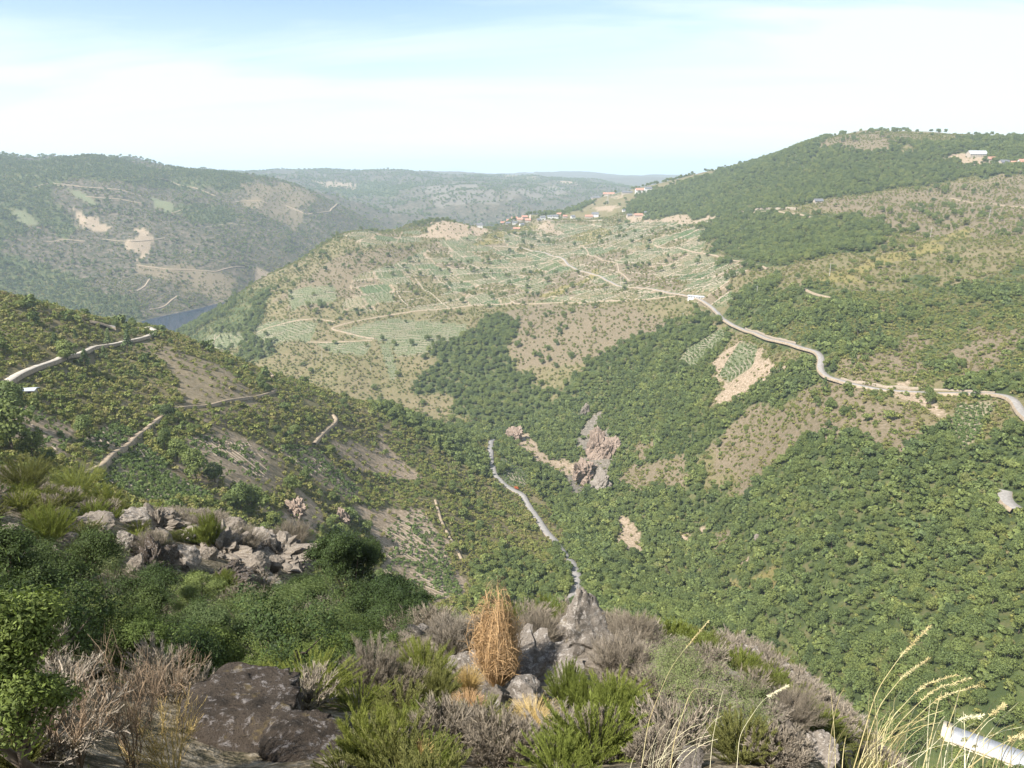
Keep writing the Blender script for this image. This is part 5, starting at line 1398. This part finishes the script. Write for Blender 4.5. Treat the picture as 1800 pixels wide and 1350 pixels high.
# ------------------------------------------------------------------ tall grass stems beside the lookout
def stalk(pix, d0, d1, w0, label, mat, head=0):
    n = 26; t_ = np.linspace(0, 1, len(pix)); s = np.linspace(0, 1, n)
    px = np.interp(s, t_, [a[0] for a in pix]); py = np.interp(s, t_, [a[1] for a in pix])
    K = np.hanning(9)[1:-1]; K /= K.sum(); px = np.convolve(np.pad(px, 3, 'edge'), K, 'valid'); py = np.convolve(np.pad(py, 3, 'edge'), K, 'valid')
    px[0], py[0] = pix[0]; px[-1], py[-1] = pix[-1]
    pts = [at(a, b, d0 + (d1 - d0) * q_) for a, b, q_ in zip(px, py, s)]
    base = pts[0].copy(); o0 = base
    V, F = tube([(p - o0)[:] for p in pts], list(np.linspace(w0 * .8, w0 * .22, n)), 5)
    o = single('grass_stalk', (V, F), mat, True); o.location = o0
    props(o, label, 'grass stem')
    if head:
        rg = np.random.default_rng(int(pix[-1][0])); k0 = int(n * (1 - head)); path = np.array([(p - o0)[:] for p in pts])[k0:]
        m = 170; i = rg.uniform(0, len(path) - 1.01, m); i0 = i.astype(int); f = (i - i0)[:, None]
        O = path[i0] * (1 - f) + path[i0 + 1] * f; D = unit(path[i0 + 1] - path[i0] + rg.normal(size=(m, 3)) * .012) * .010 + rg.normal(size=(m, 3)) * .0014
        T = O[:, None] + D[:, None] * np.linspace(0, 1, 3)[None, :, None]
        link('seed_head', mesh_np('seed_head', *ribbons(T, .0014, .0006, rg), mat), o)
m_st, t = new_mat('dry_grass_stem')
surf(t, ramp(t, [(.3, (.34, .27, .12)), (.7, (.42, .37, .20))], noise(t, 12, 3, .5, pos(t))), .6, .3)
m_st2, t = new_mat('pale_grass_stem')
surf(t, (.55, .50, .33), .6, .3)
STK = [
 ([(1500,1352),(1540,1215),(1585,1150),(1634,1102)],2.4,2.7,.0021,'tallest seed-bearing grass stem, its tip over the forest',m_st,.35),
 ([(1508,1352),(1545,1240),(1590,1185),(1634,1158)],2.5,2.8,.0020,'second tall grass stem, ending just below the tallest',m_st,.4),
 ([(1515,1352),(1560,1270),(1620,1205),(1682,1186)],2.3,2.8,.0020,'arching grass stem third from the pale rock',m_st,.4),
 ([(1525,1352),(1580,1270),(1640,1212),(1706,1192)],2.3,2.8,.0020,'arching grass stem with the fullest feathery head',m_st,.45),
 ([(1535,1352),(1585,1285),(1650,1225),(1718,1206)],2.3,2.8,.0019,'lowest of the four arching feathery grass stems',m_st,.4),
 ([(1622,1352),(1638,1290),(1650,1230),(1656,1214)],2.2,2.3,.0020,'straight grass stem crossing the cream end wall',m_st,0),
 ([(1646,1352),(1662,1290),(1680,1240),(1689,1208)],2.3,2.4,.0019,'straight stem just past the cream end wall',m_st,0),
 ([(1668,1352),(1700,1300),(1735,1262),(1767,1238)],2.2,2.6,.0021,'thick stem with a dense head over the metal roof',m_st,.3),
 ([(1700,1352),(1740,1320),(1775,1300),(1802,1294)],2.0,2.3,.0022,'stem with heavy head at the picture edge over the roof',m_st,.35),
 ([(1127,1352),(1140,1265),(1180,1170),(1245,1092)],2.9,3.4,.0019,'lone long grass stem rising past the leafy bush',m_st,.2),
 ([(1178,1352),(1185,1300),(1210,1225),(1222,1208),(1262,1214)],2.6,2.8,.0022,'bent broken grass stem beside the leafy bush',m_st,0),
 ([(1248,1352),(1252,1300),(1270,1215),(1275,1208)],2.6,2.8,.0012,'thin green grass stem before the leafy bush',m_st2,0),
 ([(1295,1352),(1300,1290),(1340,1230),(1385,1205)],2.6,3.0,.0013,'thin arching stem leaving the leafy bush',m_st2,.3),
 ([(1560,1352),(1600,1330),(1650,1310),(1720,1300)],2.1,2.4,.0012,'low thin stem lying across the roof edge',m_st2,0),
 ([(1590,1352),(1640,1310),(1690,1262),(1727,1258)],2.3,2.6,.0012,'pale wispy stem with a whitish head over the roof start',m_st2,.35),
 ([(1700,1352),(1722,1310),(1760,1262),(1790,1235)],2.4,2.7,.0010,'grey-green wisp over the middle of the roof',m_st2,0),
]
for a in STK: stalk(*a)
# finer blades of the clumps
for nm, (bx, by, n_, dd, wdt, lab) in enumerate([(1530,1352,50,2.35,110,'clump of fine dry blades around the tall stems'),(1650,1356,26,2.3,160,'clump of fine blades under the metal roof'),(1750,1356,18,2.2,120,'fine blades at the bottom corner'),(1160,1356,34,2.8,90,'fine dry blades beside the pale rock under the leafy bush')]):
    rg = np.random.default_rng(800 + nm); o0 = at(bx, by, dd); PT = []
    for _ in range(n_):
        x0 = bx + rg.normal() * wdt * .3; L = rg.uniform(50, 150) * (1 if nm < 3 else .8); lean = rg.uniform(-.1, 1.1); x1 = x0 + L * lean * .9; y1 = by - L * (1.1 - lean * .5)
        d1 = dd + rg.normal() * .2
        PT.append([at(x0 + (x1 - x0) * q_ ** 1.5, by + (y1 - by) * (1 - (1 - q_) ** 1.4), dd + (d1 - dd) * q_) - o0 for q_ in np.linspace(0, 1, 7)])
    o = single('grass_clump', ribbons(np.array([[p[:] for p in r_] for r_ in PT]), .0011, .0005, rg), m_st if nm % 2 == 0 else m_st2); o.location = o0
    props(o, lab, 'grass')
# ------------------------------------------------------------------ buildings
m_white, t = new_mat('whitewash'); surf(t, ramp(t, [(.3, (.50, .485, .455)), (.7, (.60, .59, .565))], noise(t, .8, 4, .6, pos(t))), .9, .2)
m_stone, t = new_mat('house_stone'); surf(t, ramp(t, [(.3, (.27, .23, .19)), (.7, (.42, .37, .31))], noise(t, 1.2, 5, .7, pos(t))), .95, .1)
m_tile, t = new_mat('clay_tiles'); surf(t, ramp(t, [(.3, (.28, .135, .095)), (.7, (.38, .21, .16))], noise(t, .9, 5, .7, pos(t))), .9, .1)
m_slate, t = new_mat('dark_slate'); surf(t, ramp(t, [(.3, (.07, .075, .085)), (.7, (.15, .15, .16))], noise(t, .9, 5, .7, pos(t))), .7, .3)
m_glass, t = new_mat('window_pane'); surf(t, (.03, .04, .05), .15, .5)
m_cream, t = new_mat('cream_render'); surf(t, ramp(t, [(.3, (.44, .38, .27)), (.7, (.54, .475, .35))], noise(t, .9, 5, .6, pos(t))), .9, .1)
m_metal, t = new_mat('pale_sheet_metal')
P_ = pos(t); surf(t, ramp(t, [(.35, (.30, .315, .345)), (.65, (.37, .385, .415))], noise(t, .6, 4, .6, P_)), .85, .12)
m_dark, t = new_mat('painted_shadow'); surf(t, (.03, .028, .026), .9, .1)  # dark colour of the shadow bar on the end block
m_pole, t = new_mat('grey_concrete_pole'); surf(t, (.40, .38, .35), .9, .1)
def box(c, s):
    x, y, z = c; a, b, h = s[0] / 2, s[1] / 2, s[2] / 2
    V = [(x + i * a, y + j * b, z + k * h) for i in (-1, 1) for j in (-1, 1) for k in (-1, 1)]
    F = [(0, 1, 3, 2), (4, 6, 7, 5), (0, 4, 5, 1), (2, 3, 7, 6), (0, 2, 6, 4), (1, 5, 7, 3)]
    return np.array(V, float), np.array(F)
def house(px, py, r0, r1, L, W, H, wall, roof, label, rot=0., cat='house', chimney=True, rh=.42):
    p = hit(px, py, r0, r1)
    r = bpy.data.objects.new('house', None); COL.objects.link(r); r.location = p; r.rotation_euler = (0, 0, rot)
    h2 = H + W * rh
    V = [(-L/2,-W/2,-6),(L/2,-W/2,-6),(L/2,W/2,-6),(-L/2,W/2,-6),(-L/2,-W/2,H),(L/2,-W/2,H),(L/2,W/2,H),(-L/2,W/2,H),(-L/2,0,h2),(L/2,0,h2)]
    me = bpy.data.meshes.new('wall'); me.from_pydata(V, [], [(0,1,5,4),(2,3,7,6),(1,2,6,9,5),(3,0,4,8,7)]); me.materials.append(wall); link('wall', me, r)
    e = .7; t_ = .28
    V = []
    for sx in (-1, 1):
        V += [(sx*(L/2+e), -(W/2+e), H-e*rh*1.6), (sx*(L/2+e), 0, h2+.05), (sx*(L/2+e), W/2+e, H-e*rh*1.6), (sx*(L/2+e), -(W/2+e), H-e*rh*1.6+t_), (sx*(L/2+e), 0, h2+.05+t_), (sx*(L/2+e), W/2+e, H-e*rh*1.6+t_)]
    me = bpy.data.meshes.new('roof'); me.from_pydata(V, [], [(3,4,10,9),(4,5,11,10),(0,6,7,1),(1,7,8,2),(0,3,9,6),(2,8,11,5),(0,1,4,3),(1,2,5,4),(6,9,10,7),(7,10,11,8)]); me.materials.append(roof)
    ro = link('roof', me, r)
    if chimney: link('chimney', mesh_np('chimney', *box((L * .28, W * .1, h2 + .4), (1.0, 1.0, 2.0)), wall), ro)
    nw = max(2, int(L / 3.6))
    for i in range(nw):
        for z in ((H * .32, H * .76) if H > 5 else (H * .55,)):
            x = -L / 2 + L * (i + .5) / nw
            link('window', mesh_np('window', *box((x, -W / 2 - .02, z), (1.1, .12, 1.4)), m_glass), r)
    props(r, label, cat); return r
HS = [
 (843,399,15,9,6.5,m_white,m_slate,'white two-storey house standing alone in front of the red-roofed village',.1),
 (884,386,16,10,6,m_stone,m_tile,'red-roofed house at the outer end of the village',.4),
 (895,389,15,10,5,m_stone,m_tile,'red-roofed village house second from the outer end',-.2),
 (904,386,18,10,6,m_white,m_tile,'white-walled red-roofed house in the upper village row',.2),
 (905,394,13,9,4.5,m_white,m_slate,'pale house at the foot of the village above the fields',.1),
 (914,389,16,10,5.5,m_stone,m_tile,'long red roof in the middle of the village',-.1),
 (922,385,17,10,6,m_stone,m_tile,'red-roofed house in the upper middle of the village',.3),
 (928,390,15,10,5,m_stone,m_tile,'red-roofed stone house before the church tower',0.),
 (917,397,12,8,4.5,m_white,m_slate,'small pale house below the long red roof',.5),
 (893,395,13,9,4.5,m_stone,m_slate,'grey stone house under the outer red roofs',.2),
 (954,386,15,10,6,m_white,m_slate,'bright white house first after the church tower',.15),
 (947,389,11,8,4.5,m_stone,m_slate,'low grey house close beside the church tower',.3),
 (966,384,13,9,5.5,m_white,m_slate,'white house second after the church tower',-.2),
 (976,384,17,10,6.5,m_white,m_slate,'widest white house of the upper row',.1),
 (983,380,14,9,6,m_stone,m_tile,'red-roofed house beside the widest white one',-.1),
 (993,383,12,9,5,m_stone,m_tile,'pinkish stone house at the end of the upper row',.2),
 (1007,384,12,9,5.5,m_white,m_slate,'small white house between upper row and big dark-roofed one',.3),
 (1035,383,22,10,4.5,m_stone,m_tile,'long low stone barn beside the big dark-roofed house',.05),
 (1046,381,20,12,8,m_white,m_slate,'big white house with a dark roof above the vineyards',-.1),
 (908,404,18,8,3.5,m_stone,m_tile,'lone red roof on the slope below the village',.05),
 (1106,381,14,9,4.5,m_stone,m_slate,'low stone house next to the lone red roof past the wood',.3),
 (1122,381,22,10,4.5,m_stone,m_tile,'long red-roofed farmhouse beyond the big dark-roofed house',.1),
 (1138,377,17,9,4.5,m_white,m_slate,'pale farmhouse behind the long red-roofed one',-.1),
 (1097,372,10,8,5,m_white,m_slate,'tiny white house in the trees above the farms',.1)]
for a in HS: house(a[0], a[1], 1500, 2700, *a[2:7], a[7], a[8], chimney=a[4] > 5)
for a in [(1126,339,34,14,9,m_white,m_tile,'white long building at the foot of the small far hill',.1),(1139,338,22,12,12,m_white,m_slate,'tall white building at the foot of the small far hill',.1),
          (1048,340,30,12,6,m_stone,m_slate,'pale long building on the far ridge',.1),(1070,339,40,12,5,m_stone,m_tile,'longest pinkish building on the far ridge',.0),(1102,341,34,12,5,m_stone,m_slate,'pale building between pylon and small far hill',.05)]:
    house(a[0], a[1], 2400, 3600, *a[2:7], a[7], a[8], chimney=False)
for a in [(1716,276,38,16,6,m_stone,m_metal,'wide pale metal-roofed shed on the wooded hill',.1),(1764,291,20,12,6,m_stone,m_slate,'grey stone house in the hill hamlet',.2),
          (1783,292,15,11,5,m_white,m_tile,'white house in the hill hamlet',-.2),(1798,290,20,12,6,m_white,m_tile,'white house of the hill hamlet at the picture edge',.1),
          (1742,283,16,10,4,m_stone,m_tile,'low ochre building above the hill hamlet',.1)]:
    house(a[0], a[1], 1300, 2600, *a[2:7], a[7], a[8], chimney=False)
house(1438, 357, 900, 2300, 16, 9, 4, m_stone, m_slate, 'pale hut where the brown heath meets the wood', .1, chimney=False)
house(1224, 524, 850, 1600, 22, 7, 2.6, m_white, m_metal, 'low white shed beside the road above the wood', -.55, 'shed', False, .12)
house(48, 692, 230, 500, 6.5, 3.4, 1.7, m_stone, m_metal, 'small grey-roofed hut in the scrub below the track', .15, 'hut', False, .1)
# church tower
p = hit(932, 387, 1500, 2700); r = bpy.data.objects.new('church_tower', None); COL.objects.link(r); r.location = p
link('tower_shaft', mesh_np('tower_shaft', *box((0, 0, 3), (5, 5, 18)), m_stone), r)
V = np.array([(-2.8,-2.8,12.02),(2.8,-2.8,12.02),(2.8,2.8,12.02),(-2.8,2.8,12.02),(0,0,17)]); me = bpy.data.meshes.new('spire'); me.from_pydata(V.tolist(), [], [(0,1,4),(1,2,4),(2,3,4),(3,0,4),(3,2,1,0)]); me.materials.append(m_stone); link('spire', me, r)
props(r, 'stone church tower at the end of the red roofs', 'church tower')
# retaining walls beside the far road
def wall(pix, r0, r1, h, w_, label, n=60):
    pts = [hit(a, b, r0, r1) for a, b in pix]; Q = smooth_line(pts, n); z = ground(Q[:, 0], Q[:, 1])
    T = unit(np.gradient(Q, axis=0)); N_ = np.stack([-T[:, 1], T[:, 0]], -1) * w_ / 2
    hh = h * (.8 + .4 * vnoise(Q[:, 0] / 6, Q[:, 1] / 6, 8))
    V = np.stack([np.c_[Q - N_, z - 1], np.c_[Q - N_, z + hh], np.c_[Q + N_, z + hh], np.c_[Q + N_, z - 1]], 1).reshape(-1, 3)
    i_ = np.arange(n * 4).reshape(n, 4); F = np.stack([i_[:-1, :-1], i_[:-1, 1:], i_[1:, 1:], i_[1:, :-1]], -1).reshape(-1, 4)
    o = link('stone_wall', mesh_np('stone_wall', V, F, m_dry)); props(o, label, 'wall')
wall([(1478,668),(1500,674),(1560,683),(1620,685)], 430, 800, 2.0, 1.0, 'pale stone wall holding the bank above the road bend')
wall([(1625,685),(1660,686),(1700,688),(1750,691)], 430, 800, 1.2, .9, 'lower stretch of stone wall by the eroded bank')
wall([(1310,578),(1350,592),(1400,605)], 550, 1100, 1.6, .9, 'stone wall above the road past the striped vine plot')
wall([(1290,374),(1340,368),(1400,369)], 1200, 2300, 4, 2, 'pale wall above the track at the foot of the wooded hill')
wall([(1060,388),(1020,388),(985,390),(950,391)], 1500, 2600, 3, 2, 'long wall along the road under the white houses')
# utility poles
def pole(px, py, r0, r1, h, label, cross=True):
    p = hit(px, py, r0, r1); r = bpy.data.objects.new('utility_pole', None); COL.objects.link(r); r.location = p
    link('shaft', mesh_np('shaft', *tube([(0, 0, -1), (0, 0, h)], [.32, .2], 8), m_pole, True), r)
    if cross: link('crossarm', mesh_np('crossarm', *box((0, .25, h - .8), (2.6, .16, .2)), m_pole), r)
    props(r, label, 'utility pole')
for a in [(1738,388,900,2300,16,'pale utility pole on the brown heath, highest of the line'),(1635,420,800,2300,15,'utility pole at the upper end of the ochre strip'),
          (1458,485,700,1800,14,'utility pole in the middle of the ochre strip'),(1330,522,600,1500,13,'utility pole among the oaks by the lower ochre strip'),
          (1091,502,900,2000,15,'first of the paired poles above the dirt track'),(1095,502,900,2000,15,'second of the paired poles above the dirt track'),
          (1072,432,1000,2300,15,'pole in the bright green vine terraces'),(1200,566,700,1500,12,'pale pole in front of the massive dark oak'),
          (566,632,900,1600,13,'pale pole on the brown slope above the spur crest'),(652,652,900,1600,9,'small pole beside the tan terrace strip')]:
    pole(*a)
# lattice pylon
p = hit(1068, 358, 2000, 3200); r = bpy.data.objects.new('pylon', None); COL.objects.link(r); r.location = p
parts = []
for sx in (-1, 1):
    for sy in (-1, 1): parts.append(tube([(sx * 3, sy * 3, -1), (sx * .6, sy * .6, 34)], [.35, .2], 4))
for k in range(7):
    z0, z1 = k * 4.8, (k + 1) * 4.8; w0 = 3 - 2.4 * z0 / 34; w1 = 3 - 2.4 * z1 / 34
    for sx in (-1, 1): parts.append(tube([(sx * w0, -w0, z0), (sx * w1, w1, z1)], [.16, .16], 4)); parts.append(tube([(-sx * w0, sx * w0, z0), (sx * w1, sx * w1, z1)], [.16, .16], 4))
link('mast', mesh_np('mast', *join(parts), m_pole), r)
for z in (24, 29, 33): link('crossarm', mesh_np('crossarm', *box((0, 0, z), (12, .5, .5)), m_pole), r)
props(r, 'lattice pylon on the green terraces under the far ridge', 'pylon')

# long metal-roofed building below the lookout
r = bpy.data.objects.new('long_building', None); COL.objects.link(r); r.location = (bA_.x, bA_.y, zr); r.rotation_euler = (0, 0, math.atan2(bu_.y, bu_.x))
s_ = 1 if bv_.dot(Vector((-bu_.y, bu_.x, 0))) > 0 else -1
link('wall', mesh_np('wall', *box((bL_ / 2, s_ * bW_ / 2, -4.2), (bL_ - .6, bW_ - .6, 8)), m_cream), r)
V, F = [], []
parts = [box((bL_ / 2, s_ * bW_ / 2, 0), (bL_, bW_, .22))]
for k in range(1, int(bL_ / .9)): parts.append(box((k * .9, s_ * bW_ / 2, .135), (.07, bW_ - .1, .05)))
rV, rF = join(parts); rV[:, 2] += 1.1 * (1 - np.clip(s_ * rV[:, 1] / bW_, 0, 1))
rf = link('roof', mesh_np('roof', rV, rF, m_metal), r)
link('gutter', mesh_np('gutter', *box((bL_ / 2, s_ * (bW_ + .12), -.16), (bL_, .2, .16)), m_cream), rf)
gw = 2.8
link('end_block', mesh_np('end_block', *box((-gw / 2 - .05, s_ * (bW_ / 2 - .3), -2.2), (gw, bW_ * .85, 9.0)), m_cream), r)
link('shadow_bar', mesh_np('shadow_bar', *box((-gw / 2, s_ * (bW_ / 2 - 1.4), 2.36), (.7, 2.6, .12)), m_dark), r)  # dark bar in place of a cast shadow, no real opening
for k in range(6):
    link('window', mesh_np('window', *box((5 + k * 9, s_ * bW_ - s_ * .28, -.75), (2.2, .12, .6)), m_glass), r)
print('BUILDING', bA_, bB_, 'W', bW_, 'ground', [round(float(ground((bA_ + bu_ * k).x, (bA_ + bu_ * k).y)), 1) for k in (0, 15, 30, 50)], 'z', zr)
props(r, 'long narrow building with pale metal roof and cream end block', 'building')

# ------------------------------------------------------------------ the air
hz = bpy.data.materials.new('valley_haze'); hz.use_nodes = True; t = hz.node_tree; t.nodes.clear()
o = t.nodes.new('ShaderNodeOutputMaterial'); pv_ = t.nodes.new('ShaderNodeVolumePrincipled')
pv_.inputs['Color'].default_value = (.72, .87, 1.0, 1); pv_.inputs['Density'].default_value = 0.000085; pv_.inputs['Anisotropy'].default_value = 0.2
t.links.new(pv_.outputs[0], o.inputs['Volume'])
V, F = box((0, 24900, -230), (90000, 52000, 842))
link('haze', mesh_np('haze', V, F, hz), kind='stuff', label='thin blue summer haze filling the valley air')
